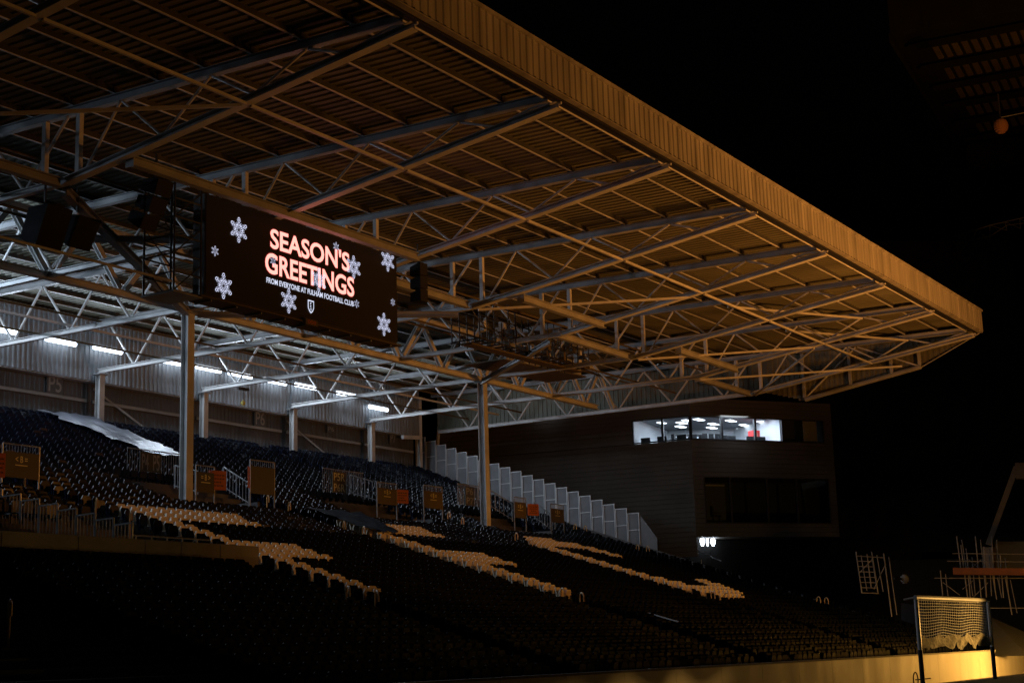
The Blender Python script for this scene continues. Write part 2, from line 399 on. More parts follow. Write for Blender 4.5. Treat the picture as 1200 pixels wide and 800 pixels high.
for y, t in seg: MB().tube((0, y+.1*(t > y), Bz(y)+.12), (0, t-.1*(t > y), Tz(t)-.13), .042, 8).make('diagonal', STEELW, tr)
m = MB(); m.path([(0, 22.1, Bz(22.1)+.12), (0, 21.2, Tz(21.2)-.22), (0, 20.9, Tz(21)-.18), (0, 20.5, Tz(20.5)-.22), (0, 20.15, 16.3)], .04); m.make('tip_brace', STEELW, tr)
RB = [51.0, 47.56, 44.1, 40.7, 37.3, 34.1]; RT = [52.7, 49.3, 45.9, 42.4, 39.0, 35.7, 33.3]
for y in RB:
    for t in (y+1.65, y-1.7):
        MB().tube((0, y+.08*(1 if t > y else -1), 14.76), (0, t, Tz(t)-.14), .052, 8).make('diagonal', STEELW, tr)
for y in [20.4+1.68*i for i in range(1, 12)]: MB().box((-.13, y-.05, Tz(y)+.152), (.13, y+.12, Tz(y)+.33)).make('purlin_cleat', DARK, tr)
TL = {-3: 'roof truss crossing the top left corner of the photo', -2: 'roof truss at the upper left with the wide orange post', -1: 'roof truss passing above the left part of the screen',
      0: 'roof truss whose lower chord lands on the left front column', 1: 'roof truss just right of the screen', 2: 'roof truss midway between screen and the middle column line',
      3: 'roof truss whose lower chord lands on the middle column', 4: 'second last roof truss before the far gable', 5: 'last roof truss next to the far gable end', -4: 'roof truss beyond the top left corner'}
for k in range(-4, 6):
    if k == -4: tr.location = (XK(k), 0, 0); tr['label'] = TL[k]
    else: dup(tr, (XK(k), 0, 0), label=TL[k])

# primary girder over the columns
pg = thing('primary_girder', 'deep lattice girder running along the stand on top of the front columns', 'girder', (0, 41, 0))
MB().ibeam((13, 0, 14.60), (74.6, 0, 14.60), .26, .25, .025).make('bottom_chord', STEELW, pg)
MB().ibeam((13, 0, 16.78), (74.6, 0, 16.78), .24, .28, .025).make('top_chord', STEELW, pg)
k = -4
while XK(k) < 74:
    for a, b in ((0, 1.72), (3.44, 1.72), (3.44, 5.16), (6.876, 5.16)):
        x0, x1 = XK(k)+a, XK(k)+b
        sgn = 1 if x1 > x0 else -1
        MB().ibeam((x0+.14*sgn, 0, 14.76), (x1-.08*sgn, 0, 16.63), .2, .2, .03, up=(0, 1, 0)).make('diagonal', STEELW, pg)
    k += 1
# second lattice line near the rear wall, lit by the lamps
rg = thing('rear_eaves_girder', 'thin lattice girder under the rear of the roof', 'girder', (0, 47.6, 0))
MB().bar((13, 0, 16.7), (74.6, 0, 16.7), .12, .16).make('top_chord', STEELW, rg)
MB().bar((13, 0, 14.9), (74.6, 0, 14.9), .07, .09).make('bottom_chord', STEELW, rg)
# longitudinal gantry beams, alternating between two lines
def gbeam(k0, k1, y, z, label):
    t = thing('gantry_beam', label, 'beam', (XK(k0), y, z), group='beams between the trusses')
    L = XK(k1)-XK(k0)
    MB().ibeam((.12, 0, 0), (L-.12, 0, 0), .24, .27, .025).make('beam', STEEL, t)
    MB().box((.1, -.16, -.2), (.118, .16, .2)).make('end_plate', STEEL, t)
    return t
gbeam(-2, 0, 30.0, 14.83, 'orange lit beam running above the top edge of the screen')
gbeam(-4, -2, 32.5, 14.6, 'orange lit beam at the upper left ending at the wide post')
gbeam(0, 1, 32.5, 14.72, 'short beam behind the right edge of the screen')
gbeam(1, 2, 30.2, 14.72, 'orange beam right of the screen starting at the bright twin lamp')
gbeam(2, 3, 32.7, 14.7, 'wide orange beam left of the cluttered service gantry end')
gbeam(3, 4, 30.2, 14.72, 'orange beam under the roof left of the glazed box building top')
gbeam(4, 5, 32.5, 14.62, 'last orange beam above the lit office windows')
# thin longitudinal tie linking the lower chords
ti = thing('tie_bar', 'long thin orange tie crossing all the roof trusses in front', 'tie', (0, 0, 0))
for k in range(-4, 5): MB().bar((XK(k)+.1, 25.6, Bz(25.6)-.1), (XK(k+1)-.1, 25.6, Bz(25.6)-.1), .08, .08).make('tie_segment', STEELW, ti)
for k, (y0, y1) in {-3: (32.2, 25.7), 1: (32.2, 26.2), 3: (32.3, 26.2), 4: (26.2, 32.2)}.items():
    MB().bar((XK(k)+.12, y0, Bz(y0)-.12), (XK(k+1)-.12, y1, Bz(y1)-.12), .08, .09).make('plan_brace', STEELW, ti)
MB().bar((XK(4)+.12, 32.4, 14.5), (77.0, 24.2, 15.2), .08, .09).make('plan_brace', STEELW, ti)
MB().bar((XK(3)+.12, 27.6, 16.4), (XK(4)-.12, 23.6, 16.4), .08, .09).make('plan_brace', STEELW, ti)
MB().bar((XK(4)+.12, 27.6, 16.4), (XK(5)-.12, 23.6, 16.4), .08, .09).make('plan_brace', STEELW, ti)
MB().ibeam((XK(-2)+.2, 32.6, 14.42), (X0C-.3, 40.8, 14.42), .26, .26, .03).make('plan_brace', STEEL, ti)
MB().ibeam((XK(-1)+.2, 32.6, 14.5), (XK(-2)+.3, 40.6, 14.5), .2, .2, .03).make('plan_brace', STEEL, ti)
MB().ibeam((X0C+.3, 40.8, 14.42), (XK(1)-.1, 33.0, 14.42), .2, .22, .03).make('plan_brace', STEEL, ti)
MB().ibeam((XK(3)-.3, 40.8, 14.42), (XK(2)+.1, 33.0, 14.42), .2, .22, .03).make('plan_brace', STEEL, ti)
# rear longitudinal ties
tt = thing('rear_ties', 'thin brown pipes running along the stand between the rear trusses', 'pipes', (0, 0, 0))
for y, z in ((49.6, 14.83), (45.9, 14.83), (36.0, 14.83), (38.6, 15.6), (34.4, 15.9)): MB().tube((13, y, z), (74.4, y, z), .045, 6).make('pipe', SIGNB, tt)

# ---------------------------------------------------------------- roof
rf = thing('stand_roof', 'long corrugated metal roof over the whole stand seen from below', 'roof', (0, 0, 0))
ys = [20.4+1.68*i for i in range(20)]
XE = 77.3
for i, y in enumerate(ys):
    z = Tz(y)+.15
    p_ = MB().box((13, y-.03, z+.02), (XE-.1, y+.03, z+.2)).make('purlin', PURL, rf); MB().box((13, y-.035, z), (XE-.1, y+.035, z+.018)).make('lip', STEELW, p_)
    if i in (0,): continue
kb = [13]+[XK(k) for k in range(-3, 6)]+[XE]
for a, b in zip(kb, kb[1:]):
    n_ = max(1, round((b-a)/.333)); z0 = Tz(20.05)+.36; z1 = Tz(54.2)+.36
    MB().sheet((a+.002, 54.2, z1), (b-a-.004, 0, 0), (0, 20.05-54.2, z0-z1), n_, .045).make('roof_sheet', ROOF, rf)
fa = thing('roof_fascia', 'deep ribbed pale fascia along the front edge of the roof, glowing orange', 'fascia', (0, 19.98, 0))
for a, b in zip(kb, kb[1:]):
    n_ = max(1, round((b-a)/.333))
    MB().sheet((a+.002, 0, 16.5), (b-a-.004, 0, 0), (0, 0, 1.04), n_, .032).make('fascia_panel', FASC, fa)
MB().box((13, -.09, 17.545), (XE+.02, .12, 17.64)).make('top_trim', FASC, fa)
MB().box((13, .01, 16.455), (XE+.02, .2, 16.495)).make('bottom_trim', FASC, fa)
MB().box((13, .302, 16.56), (XE, .66, 16.60)).make('gutter_soffit', DARK, fa)
MB().box((XE-.02, .003, 16.497), (XE+.02, .2, 17.543)).make('end_trim', FASC, fa)
MB().box((13, .25, 16.42), (XE, .30, 17.2)).make('eaves_beam', DARK, fa)
# small tube hand line under the fascia
MB().tube((13, .72, 16.55), (XE-.4, .72, 16.55), .03).make('safety_line', STEELW, fa)

# gable end of the roof
ge = thing('roof_gable', 'ribbed cladding closing the far end of the roof with its own lower chord', 'gable', (77.0, 0, 0))
def gz(y): return (15.05-(y-23.2)*.155 if y < 29.7 else 14.1+min(.75, (y-29.7)*.3)) if y > 23.2 else 16.4-(y-20.1)*.43
y = 20.1
while y < 53:
    y2 = y+1.2; zt = Tz(y)+.3
    m = MB()
    n_ = 4
    for q in range(n_):
        ya, yb = y+1.2*q/n_, y+1.2*(q+1)/n_; ym = ya+(yb-ya)*.6
        za = max(gz(ya), 14.05)
        m.quad((.12, ya, za), (.12, ym, za), (.12, ym, zt), (.12, ya, zt)); m.quad((.09, ym, za), (.09, yb, za), (.09, yb, zt), (.09, ym, zt))
        m.quad((.12, ym, za), (.09, ym, za), (.09, ym, zt), (.12, ym, zt))
    m.make('cladding_panel', ROOF, ge); y = y2
MB().tube((0, 23.2, 15.05), (0, 29.6, 14.06), .12, 8).make('lower_chord', STEEL, ge)
MB().tube((.1, 20.1, 16.42), (0, 23.2, 15.02), .03, 6).make('edge_rod', STEEL, ge)
for yy in (23.25, 24.75, 27.0, 29.6): MB().bar((-.05, yy, gz(yy)+.1), (-.05, yy, Bz(yy)+.1 if yy < 25 else Tz(yy)), .14, .14).make('post', STEEL, ge)
MB().tube((0, 23.3, 15.1), (0, 26.5, Tz(26.5)-.1), .045).make('diagonal', STEELW, ge)
MB().tube((0, 29.5, 14.2), (0, 26.6, Tz(26.5)-.1), .045).make('diagonal', STEELW, ge)

# ---------------------------------------------------------------- rear wall
rw = thing('rear_wall', 'tall ribbed metal wall behind the top row of seats', 'wall', (0, 0, 0))
kw = [13]+[XK(k) for k in range(-3, 5)]+[74.9]
for a, b in zip(kw, kw[1:]):
    n_ = max(1, round((b-a)/.28))
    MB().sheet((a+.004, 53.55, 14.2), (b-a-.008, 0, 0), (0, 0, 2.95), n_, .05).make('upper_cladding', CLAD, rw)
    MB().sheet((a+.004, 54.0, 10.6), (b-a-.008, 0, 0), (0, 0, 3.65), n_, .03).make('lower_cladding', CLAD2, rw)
    MB().box((a+.01, 53.56, 14.14), (b-.01, 54.0, 14.19)).make('ledge', STEEL, rw)
    MB().bar((a+.2, 53.88, 13.3), (b-.2, 53.88, 13.3), .08, .14).make('girt', CONCL, rw)
for k in (1, 3): MB().bar((XK(k)+.2, 53.85, 13.9), (XK(k)+4.6, 53.85, 11.9), .05, .1).make('brace', CONCL, rw)
MB().bar((73.0, 53.4, 14.0), (74.85, 53.4, 14.15), .16, .22).make('door_beam', STEELW, rw)
def wall_sign(px, py, body, w, h):
    P = at(px, py, 53.83 if True else 0)
    t = thing('block_marker', 'faint stencilled marker %s painted on the lower rear wall' % body, 'sign', P)
    MB().box((-.1, .02, -.1), (w+.1, .05, h+.1)).make('board', CLAD2, t)
    text_mesh('lettering', body, STENC, (0, .012, 0), (1, 0, 0), (0, 0, 1), w, h, t, .01)
wall_sign(57, 458, 'P5', .75, .75); wall_sign(300, 497, 'P6', .7, .7); wall_sign(385, 504.5, 'P6', .5, .25); wall_sign(458, 518, 'P7', .5, .55)
bpy.data.objects['block_marker.002']['label'] = 'small faint stencilled marker on the rear wall left of the last rear column'
bpy.data.objects['block_marker.001']['label'] = 'faint stencilled P6 marker on the lower rear wall near the left front column'

# tube lamps on the rear wall
tx = [(71, 400), (126, 409.5), (205, 425), (244, 432), (281, 439), (322, 447), (358, 452.5), (406, 462), (443, 478)]
names = ['tube lamp farthest left on the rear wall', 'tube lamp just right of the leftmost rear column', 'short looking tube lamp left of the left front column', 'tube lamp just right of the left front column',
         'fifth tube lamp from the left on the rear wall', 'tube lamp touching the middle rear column on its left', 'tube lamp right of the middle rear column', 'tube lamp left of the farthest right rear column', 'last tube lamp at the right end of the rear wall']
pos = [at(a, b, 53.2) for a, b in tx]
for j in range(1, 6): pos.append(Vector((pos[0].x-3.35*j, 53.2, pos[0].z))); names.append('tube lamp on the rear wall beyond the left edge')
for j, (P, lb) in enumerate(zip(pos, names)):
    t = thing('tube_lamp', 'lit white '+lb, 'lamp', P, group='tube lamps along the rear wall')
    MB().box((-.9, .0, .07), (.9, .12, .14)).make('housing', STEELW, t)
    MB().tube((-.85, -.03, -.02), (.85, -.03, -.02), .105, 8).make('tube', TUBE, t)
    MB().box((-.03, .12, .04), (.03, .35, .08)).make('bracket', STEEL, t)
    L = bpy.data.lights.new('tube_light', 'AREA'); L.shape = 'RECTANGLE'; L.size = 1.7; L.size_y = .12; L.color = COOL; L.energy = 120*K_TUBE
    lo = bpy.data.objects.new('tube_light', L); C.objects.link(lo); lo.parent = t; lo.location = (0, -.14, -.10); lo.rotation_euler = (rad(-62), 0, 0)
    L2 = L.copy(); L2.energy = 10*K_TUBE; l2 = bpy.data.objects.new('tube_light', L2); C.objects.link(l2); l2.parent = t; l2.location = (0, -.14, .04); l2.rotation_euler = (rad(-125), 0, 0)

for i, x in enumerate((14, 20, 26, 31)):
    t = thing('truss_lamp', 'white lamp under the roof trusses beyond the left edge', 'lamp', (x, 45.0, 16.2), group='lamps on the trusses beyond the left edge')
    MB().box((-.9, -.08, .07), (.9, .08, .16)).make('housing', STEELW, t); MB().tube((-.85, 0, 0), (.85, 0, 0), .06, 8).make('tube', TUBE, t)
    L = bpy.data.lights.new('truss_light', 'AREA'); L.color = (.62, .79, 1.0); L.energy = 300; L.size = .5
    lo = bpy.data.objects.new('truss_light', L); C.objects.link(lo); lo.parent = t; lo.location = (.3, 0, -.45); lo.rotation_euler = Vector((1, .22, -.05)).to_track_quat('-Z', 'Y').to_euler()
# ---------------------------------------------------------------- LED screen
SY = 30.55
sc = thing('led_screen', 'large dark LED screen hanging under the roof reading seasons greetings', 'screen', (0, 0, 0))
a = at(242, 228, SY); b = at(466, 399, SY)
x0, x1, z1, z0 = a.x, b.x, a.z+.02, 11.82
MB().box((x0, SY, z0), (x1, SY+.03, z1)).make('display', SCRN, sc)
MB().box((x0-.02, SY+.032, z0-.03), (x1+.02, SY+.5, z1+.03)).make('casing', SCRB, sc)
MB().box((x0-.25, SY-.06, z0-.13), (x1+.1, SY+.75, z0-.08)).make('service_platform', SIGNB, sc)
for i in range(9): MB().bar((x0+.3+i*1.1, SY+.05, z0-.16), (x0+.3+i*1.1, SY+.72, z0-.16), .05, .05).make('platform_joist', STEEL, sc)
def stext(body, pl, pr, ztl, zbl, m, nm, bold, lift, grow=0.):
    A = at(pl, zbl, SY); B = at(pr, zbl, SY); T = at(pl, ztl, SY); w = at(pr, zbl, SY).x-A.x
    return text_mesh(nm, body, m, (A.x-grow, SY-lift, A.z-grow), (1, 0, 0), (0, 0, 1), w+2*grow, T.z-A.z+2*grow, sc, bold)
stext("SEASON'S", 316.5, 409, 266.5, 290.5, TXTH, 'lettering_halo', .045, .006, .035)
stext('GREETINGS', 310.5, 414.5, 294.5, 319, TXTH, 'lettering_halo', .045, .006, .035)
stext("SEASON'S", 316.5, 409, 266.5, 290.5, TXTP, 'lettering', .022, .012)
stext('GREETINGS', 310.5, 414.5, 294.5, 319, TXTP, 'lettering', .022, .012)
stext('FROM EVERYONE AT FULHAM FOOTBALL CLUB', 312, 414, 324.5, 331, TXTW, 'small_lettering', .02, .012)
def flake(px, py, s, full=True):
    P = at(px, py, SY-.016); P.y = 0; m = MB()
    R = lambda a_, r: (P.x+math.cos(a_)*r, SY-.016, P.z+math.sin(a_)*r)
    def ln(a_, r0, b2, r1, w=.03):
        p = Vector(R(a_, r0*s)); q = Vector(R(b2, r1*s)); d = (q-p).normalized(); n_ = Vector((-d.z, 0, d.x))*w*s/2
        m.quad(p-n_, q-n_, q+n_, p+n_)
    for i in range(6):
        a_ = math.pi/2+i*math.pi/3
        ln(a_, .10, a_, .74)
        for d in (-1, 1):
            ln(a_, .30, a_+d*.42, .62); ln(a_, .50, a_+d*.25, .80)
        c = R(a_, .86*s); n = 10
        for q in range(n):
            t0, t1 = 2*math.pi*q/n, 2*math.pi*(q+1)/n
            m.quad(*[(c[0]+math.cos(t)*r*s, c[1], c[2]+math.sin(t)*r*s) for t, r in ((t0, .085), (t1, .085), (t1, .135), (t0, .135))])
        if full:
            a2 = a_+math.pi/6; ln(a2, .16, a2, .5, .045); ln(a2, .36, a2+.3, .5, .04); ln(a2, .36, a2-.3, .5, .04)
    m.make('snowflake', FLAKE, sc)
for px, py in ((280, 269.5), (262, 335), (338.5, 352.5), (414.5, 313), (373.5, 328), (450, 380), (454.5, 305)): flake(px, py, .40)
for px, py, s in ((252, 294, .16), (418, 356, .14), (460.5, 354, .13), (394, 289, .16), (320, 306, .14)): flake(px, py, s, False)
# shield crest: white shield with dark letters
P = at(364.5, 359, SY-.016); m = MB()
sh = [(-.15, .2), (.15, .2), (.15, -.05), (.09, -.16), (0, -.23), (-.09, -.16), (-.15, -.05)]
m.add([(P.x+a_, SY-.012, P.z+b2) for a_, b2 in sh], [tuple(range(7))]); m.make('crest', TXTW, sc)
m = MB(); m.add([(P.x+a_*.78, SY-.015, P.z+b2*.78) for a_, b2 in sh], [tuple(range(7))]); m.make('crest_field', SCRN, sc)
text_mesh('crest_lettering', 'F\nF\nC', TXTW, (P.x-.05, SY-.018, P.z-.12), (1, 0, 0), (0, 0, 1), .1, .24, sc, .03)
L = bpy.data.lights.new('screen_light', 'AREA'); L.shape = 'RECTANGLE'; L.size = 4; L.size_y = 1.6; L.color = (1, .10, .07); L.energy = 8
lo = bpy.data.objects.new('screen_light', L); C.objects.link(lo); lo.parent = sc; lo.location = ((x0+x1)/2, SY-.12, (z0+z1)/2); lo.rotation_euler = (rad(-90), 0, 0)
# left maintenance cage of the screen
cg = thing('screen_cage', 'dark scaffold like cage at the left end of the screen', 'cage', (0, 0, 0)); m = MB()
xa, xb, ya, yb, zt, zb = x0-1.2, x0-.12, SY+.1, SY+1.3, 15.0, z0-.1
for x in (xa, xb):
    for y in (ya, yb): m.tube((x, y, zb), (x, y, zt), .035)
for z in [zb+.55*i for i in range(6)]:
    m.tube((xa, ya, z), (xb, ya, z), .025); m.tube((xa, yb, z), (xb, yb, z), .025); m.tube((xa, ya, z), (xa, yb, z), .025)
for i in range(3): m.tube((xa, ya, zb+1.1*i), (xb, ya, zb+1.1*(i+1)-.2), .02); m.tube((xa, yb, zb+1.1*(i+1)-.2), (xb, yb, zb+1.1*i), .02)
m.make('frame', DARK, cg); MB().box((xa-.05, ya-.05, zb-.06), (xb+.05, yb+.05, zb-.01)).make('floor', STEEL, cg)
MB().tube((xb-9.5, ya+.6, zb+.45), (xb, ya+.6, zb+.45), .04).make('cable_tray', STEELW, cg)
es = thing('exit_sign', 'small dim orange box sign fixed under the screen', 'sign', at(364, 378, SY-.1))
MB().box((-.3, -.05, -.1), (.3, .05, .1)).make('box', SIGNB, es); text_mesh('lettering', '000', SIGNO, (-.2, -.056, -.06), (1, 0, 0), (0, 0, 1), .4, .12, es, .01)

# speakers
def speaker(P, w, d, h, label, tilt=0, n=1):
    t = thing('loudspeaker', label, 'speaker', P)
    for i in range(n):
        za, zb_ = -h/2/n-i*h/n, h/2/n-i*h/n-.03
        b_ = MB().add([(-w/2, -d/2, za), (w/2, -d/2, za), (w*.36, d/2, za+.06*h/n), (-w*.36, d/2, za+.06*h/n), (-w/2, -d/2, zb_), (w/2, -d/2, zb_), (w*.36, d/2, zb_-.22*h/n), (-w*.36, d/2, zb_-.22*h/n)], [(0, 3, 2, 1), (4, 5, 6, 7), (0, 1, 5, 4), (1, 2, 6, 5), (2, 3, 7, 6), (3, 0, 4, 7)]).make('cabinet', SPKM, t); b_.rotation_euler = (tilt*(1+i*.25), 0, 0)
    MB().bar((0, 0, h/2/n), (0, 0, h/2/n+.7), .05, .05).make('hanger', DARK, t)
speaker(at(52, 263, 33), .9, .9, 1.3, 'big dark angular loudspeaker hanging at the left among the white struts', .4)
speaker(at(90, 268, 33), .8, .8, 1.0, 'dark loudspeaker beside the big angular one at the left', .5)
speaker(at(183, 218, 30.5), .6, .7, 1.5, 'dark loudspeaker cluster hanging left above the screen', .35, 3)
speaker(at(490, 316, 31), .45, .5, 1.45, 'black column loudspeaker at the right end of the screen', 0, 3)

# cluttered service gantry right of the screen
sg = thing('service_gantry', 'cluttered scaffold gantry with cables and brackets hanging right of the screen', 'gantry', (0, 0, 0))
m = MB(); r3 = random.Random(5)
A = at(562, 385, 34); B = at(690, 421, 36)
for i in range(18):
    t = i/17; P = A.lerp(B, t)
    for dy in (0, 1.4):
        m.tube((P.x, P.y+dy, P.z-.5), (P.x, P.y+dy, P.z+r3.uniform(.5, 1.5)), .03)
    m.tube((P.x, P.y, P.z-.4), (P.x, P.y+1.4, P.z-.4), .03)
for dz in (-.4, .1, .6):
    for dy in (0, 1.4): m.tube(A+Vector((0, dy, dz)), B+Vector((0, dy, dz)), .028)
m.make('rails', DARK, sg)
MB().bar(A+Vector((0, .7, -.55)), B+Vector((0, .7, -.55)), .55, .07).make('deck', SIGNB, sg)
for i in range(44):
    P = A.lerp(B, r3.random())+Vector((0, r3.uniform(0, 1.2), r3.uniform(-.35, .95))); s = r3.uniform(.05, .16)
    MB().box(P-Vector((s, s, s*1.3)), P+Vector((s, s, s*1.3))).make('fitting', r3.choice([DARK, STEELW, SIGNB]), sg)
for i in range(14):
    P = A.lerp(B, i/13)+Vector((-.5, .1*i, r3.uniform(.2, 1.2))); pts = []
    for q in range(7): u = q/6; pts.append(P+Vector((u*1.9, 0, -1.6*u*(1-u))))
    MB().path(pts, .02, 5).make('cable', DARK, sg)
# deck boards hung under the trusses right of the gantry
dk = thing('service_deck', 'orange lit service deck under the trusses right of the middle column', 'deck', (0, 0, 0))
A = at(592, 417, 37.5); B = at(680, 436, 37.5)
MB().bar(A, B, .1, .3).make('edge_beam', STEEL, dk)
for i in range(6):
    P = A.lerp(B, i/6); MB().box((P.x+.15, P.y+.1, P.z-.12), (P.x+2.0, P.y+2.4, P.z-.06)).make('deck_board', SIGNB, dk)

# small lit floodlights under the roof
def lamp(P, s, label, e=20, twin=False):
    t = thing('floodlight', label, 'lamp', P)
    MB().box((-s, -.02, -s*.6), (s, .12, s*.6)).make('housing', DARK, t)
    if twin:
        for d in (-.55, .55): MB().box((d*s-s*.4, -.04, -s*.45), (d*s+s*.4, -.023, s*.45)).make('lens', LAMPW, t)
    else: MB().box((-s*.85, -.04, -s*.45), (s*.85, -.023, s*.45)).make('lens', LAMPW, t)
    MB().bar((0, .05, s*.6), (0, .05, s*.6+.4), .03, .03).make('bracket', DARK, t)
    L = bpy.data.lights.new('flood_light', 'POINT'); L.color = COOL; L.energy = e; L.shadow_soft_size = .08
    l = bpy.data.objects.new('flood_light', L); C.objects.link(l); l.parent = t; l.location = (0, -.2, 0)
lamp(at(665, 362, 36), .16, 'bright twin floodlight under the roof right of the screen', 14, True)
lamp(at(805, 410, 38), .17, 'bright floodlight under the roof above the office windows', 14)
lamp(at(806.5, 428, 39), .14, 'smaller floodlight just below the bright one above the offices', 8)
lamp(at(769, 441, 39.5), .12, 'floodlight lighting the white girder chord left of the offices', 45)

# small camera and yellow dome hanging from a truss
cm = thing('cctv_camera', 'small camera with yellow dome hanging from a truss chord left of centre', 'camera', at(285, 456, 46))
MB().bar((-.35, 0, 0), (.35, 0, .03), .1, .12).make('body', DARK, cm); MB().tube((0, 0, -.45), (0, 0, -.05), .02).make('drop_pipe', DARK, cm)
m = MB()
for j in range(4):
    r0, r1 = .12*math.sin(math.pi*j/4), .12*math.sin(math.pi*(j+1)/4)
    m.tube((0, 0, -.5-.06*j), (0, 0, -.5-.06*(j+1)), max(.05, (r0+r1)/2), 8)
m.make('dome', YELL, cm)

# ---------------------------------------------------------------- terrace entrances: boards, railings and signs
def board(px, py, w, h, Y, label, mm, txt=None, ang=0, tw=.5, th=.22):
    P = at(px, py, Y)
    t = thing('entrance_board', label, 'board', P, rz=ang)
    MB().box((-w/2, 0, -h/2), (w/2, .06, h/2)).make('panel', mm, t)
    m = MB(); m.tube((-w/2-.03, .03, -h/2-.9), (-w/2-.03, .03, h/2+.25), .03); m.tube((w/2+.03, .03, -h/2-.9), (w/2+.03, .03, h/2+.25), .03); m.tube((-w/2-.03, .03, h/2+.25), (w/2+.03, .03, h/2+.25), .025)
    q = -w/2+.12
    while q < w/2: m.tube((q, .03, h/2), (q, .03, h/2+.25), .012, 4); q += .12
    m.make('railing', GALV, t)
    if txt:
        text_mesh('lettering', txt, SIGNT, (-tw/2, -.006, .08), (1, 0, 0), (0, 0, 1), tw, th, t, .012)
        MB().box((-tw/2, -.006, -.02), (tw/2, -.003, .01)).make('underline', SIGNT, t)
    return t
def osign(px, py, w, h, Y, label, ang):
    t = thing('notice_sign', label, 'sign', at(px, py, Y), rz=ang)
    MB().box((-w/2, 0, -h/2), (w/2, .03, h/2)).make('board', SIGNO, t)
    m = MB()
    for i, (l, r) in enumerate(((-.40, .42), (-.36, .38), (-.22, .22), (-.38, .36))):
        z = h*.26-i*h*.18; q = l*w
        while q < r*w: e_ = min(r*w, q+.07+.03*((i*7+int(q*50)) % 3)); m.box((q, -.005, z-.03), (e_, -.002, z+.03)); q = e_+.025
    m.make('lettering', SIGNK, t)
Yv = 41.3
board(25, 545, 1.45, .85, Yv-1, 'dark olive entrance board with symbols at the far left edge', SIGND, '< B =', 0)
board(241, 565, .95, .78, Yv, 'dark olive entrance board with symbols just right of the left column', SIGND, '= B >', 0)
board(454, 581.5, 1.4, .72, Yv, 'brown entrance board with symbols left of an orange notice, centre', SIGNB, '= B >', 0)
board(610, 597.5, 1.05, .8, Yv, 'brown entrance board with symbols right of the middle column', SIGNB, '= B >', 0)
board(308, 563, 1.4, 1.1, Yv, 'plain dark entrance board right of the left column without lettering', SIGND, None, 0)
board(508, 585.5, 1.45, .8, Yv, 'brown entrance board with underlined symbols left of the middle column', SIGNB, '< B =', 0)
board(653.5, 604, 1.3, .72, Yv, 'brown entrance board farthest right with railing on top', SIGNB, '< B =', 0)
osign(255, 562.5, .75, .75, Yv-.05, 'orange notice with dark lines of text right of the left column', rad(-20))
osign(470.5, 581.5, .75, .62, Yv-.05, 'orange notice with dark lines of text near the centre', rad(-20))
osign(625, 597, .72, .6, Yv-.05, 'orange notice with dark lines of text right of the middle column', rad(-20))
osign(292, 559, .3, .85, Yv-.1, 'narrow orange notice seen edge on beside the plain dark board', rad(30))
osign(1, 545, .3, .8, Yv-1.1, 'orange notice cut off by the left edge of the photo', rad(-20))
def stboard(px, py, w, h, label, mm, tm, body):
    t = thing('stencilled_railing', label, 'railing', at(px, py, 43.3))
    MB().box((-w/2, .02, -h/2), (w/2, .05, h/2)).make('panel', mm, t)
    text_mesh('lettering', body, tm, (-w/2+.08, .012, -h/2+.06), (1, 0, 0), (0, 0, 1), w-.16, h-.12, t, .012)
    m = MB(); q = -w/2-.6
    while q < w/2+1.4: m.tube((q, .1, -h/2), (q, .1, h/2+.1), .014, 4); q += .13
    m.tube((-w/2-.6, .1, h/2+.1), (w/2+1.4, .1, h/2+.1), .025); m.make('bars', GALV, t)
stboard(177, 541.5, 1.1, .75, 'railing with tall pale stencilled figures below the pale sheeting', SIGND, STENC, 'P4  P5')
stboard(398, 565, .95, .95, 'railing with small grid of yellow stencilled figures, centre left', SIGNB, SIGNT, 'P5R\nP6R')
stboard(551, 581, .8, .95, 'railing with pale stencilled figures left of the middle column', SIGND, STENC, 'P6\nP7')
# railing frames climbing behind the entrance boards
for (xa, ya_, xb, yb_), lb in zip([(205, 545, 232, 552), (262, 547, 292, 566), (410, 556, 445, 566), (560, 565, 600, 590), (626, 588, 650, 606)], ['just behind the left column', 'between the orange notices right of the left column', 'left of the centre orange notice', 'right of the middle column foot', 'between the two farthest right entrance boards']):
    A = at(xa, ya_, 42.8); B = at(xb, yb_, 41.6); t = thing('entrance_railing', 'grey tubular entrance railing '+lb, 'railing', A); D = B-A; m = MB()
    for q in range(9): P = D*(q/8); m.tube(P+Vector((0, 0, -.9)), P, .014 if q % 4 else .03, 5)
    m.tube((0, 0, 0), D, .03); m.tube(Vector((0, 0, -.8)), D+Vector((0, 0, -.8)), .02); m.make('bars', GALV, t)
# dark void walls of the entrances
for a, b in ((41.2, 46.8), (52.5, 59.0), (63.5, 70.0), (27, 34)):
    z = floorz(41)
    vw = thing('entrance_wall', 'dark low concrete wall around a terrace entrance at X%d' % a, 'wall', (0, 0, 0))
    MB().box((a, 44.3, z), (b, 44.45, floorz(44.3)+.35)).make('back_wall', CONC, vw)
    MB().box((a-.1, 41.5, z), (a+.02, 44.3, z+.9)).make('side_wall', CONC, vw); MB().box((b-.02, 41.5, z), (b+.1, 44.3, z+.9)).make('side_wall', CONC, vw)
for ob, w in zip([o for o in C.objects if o.name.startswith('entrance_wall')], ('left front column', 'centre orange notice', 'middle column right hand side', 'far left board')):
    ob['label'] = 'dark low concrete wall of the terrace entrance nearest the '+w

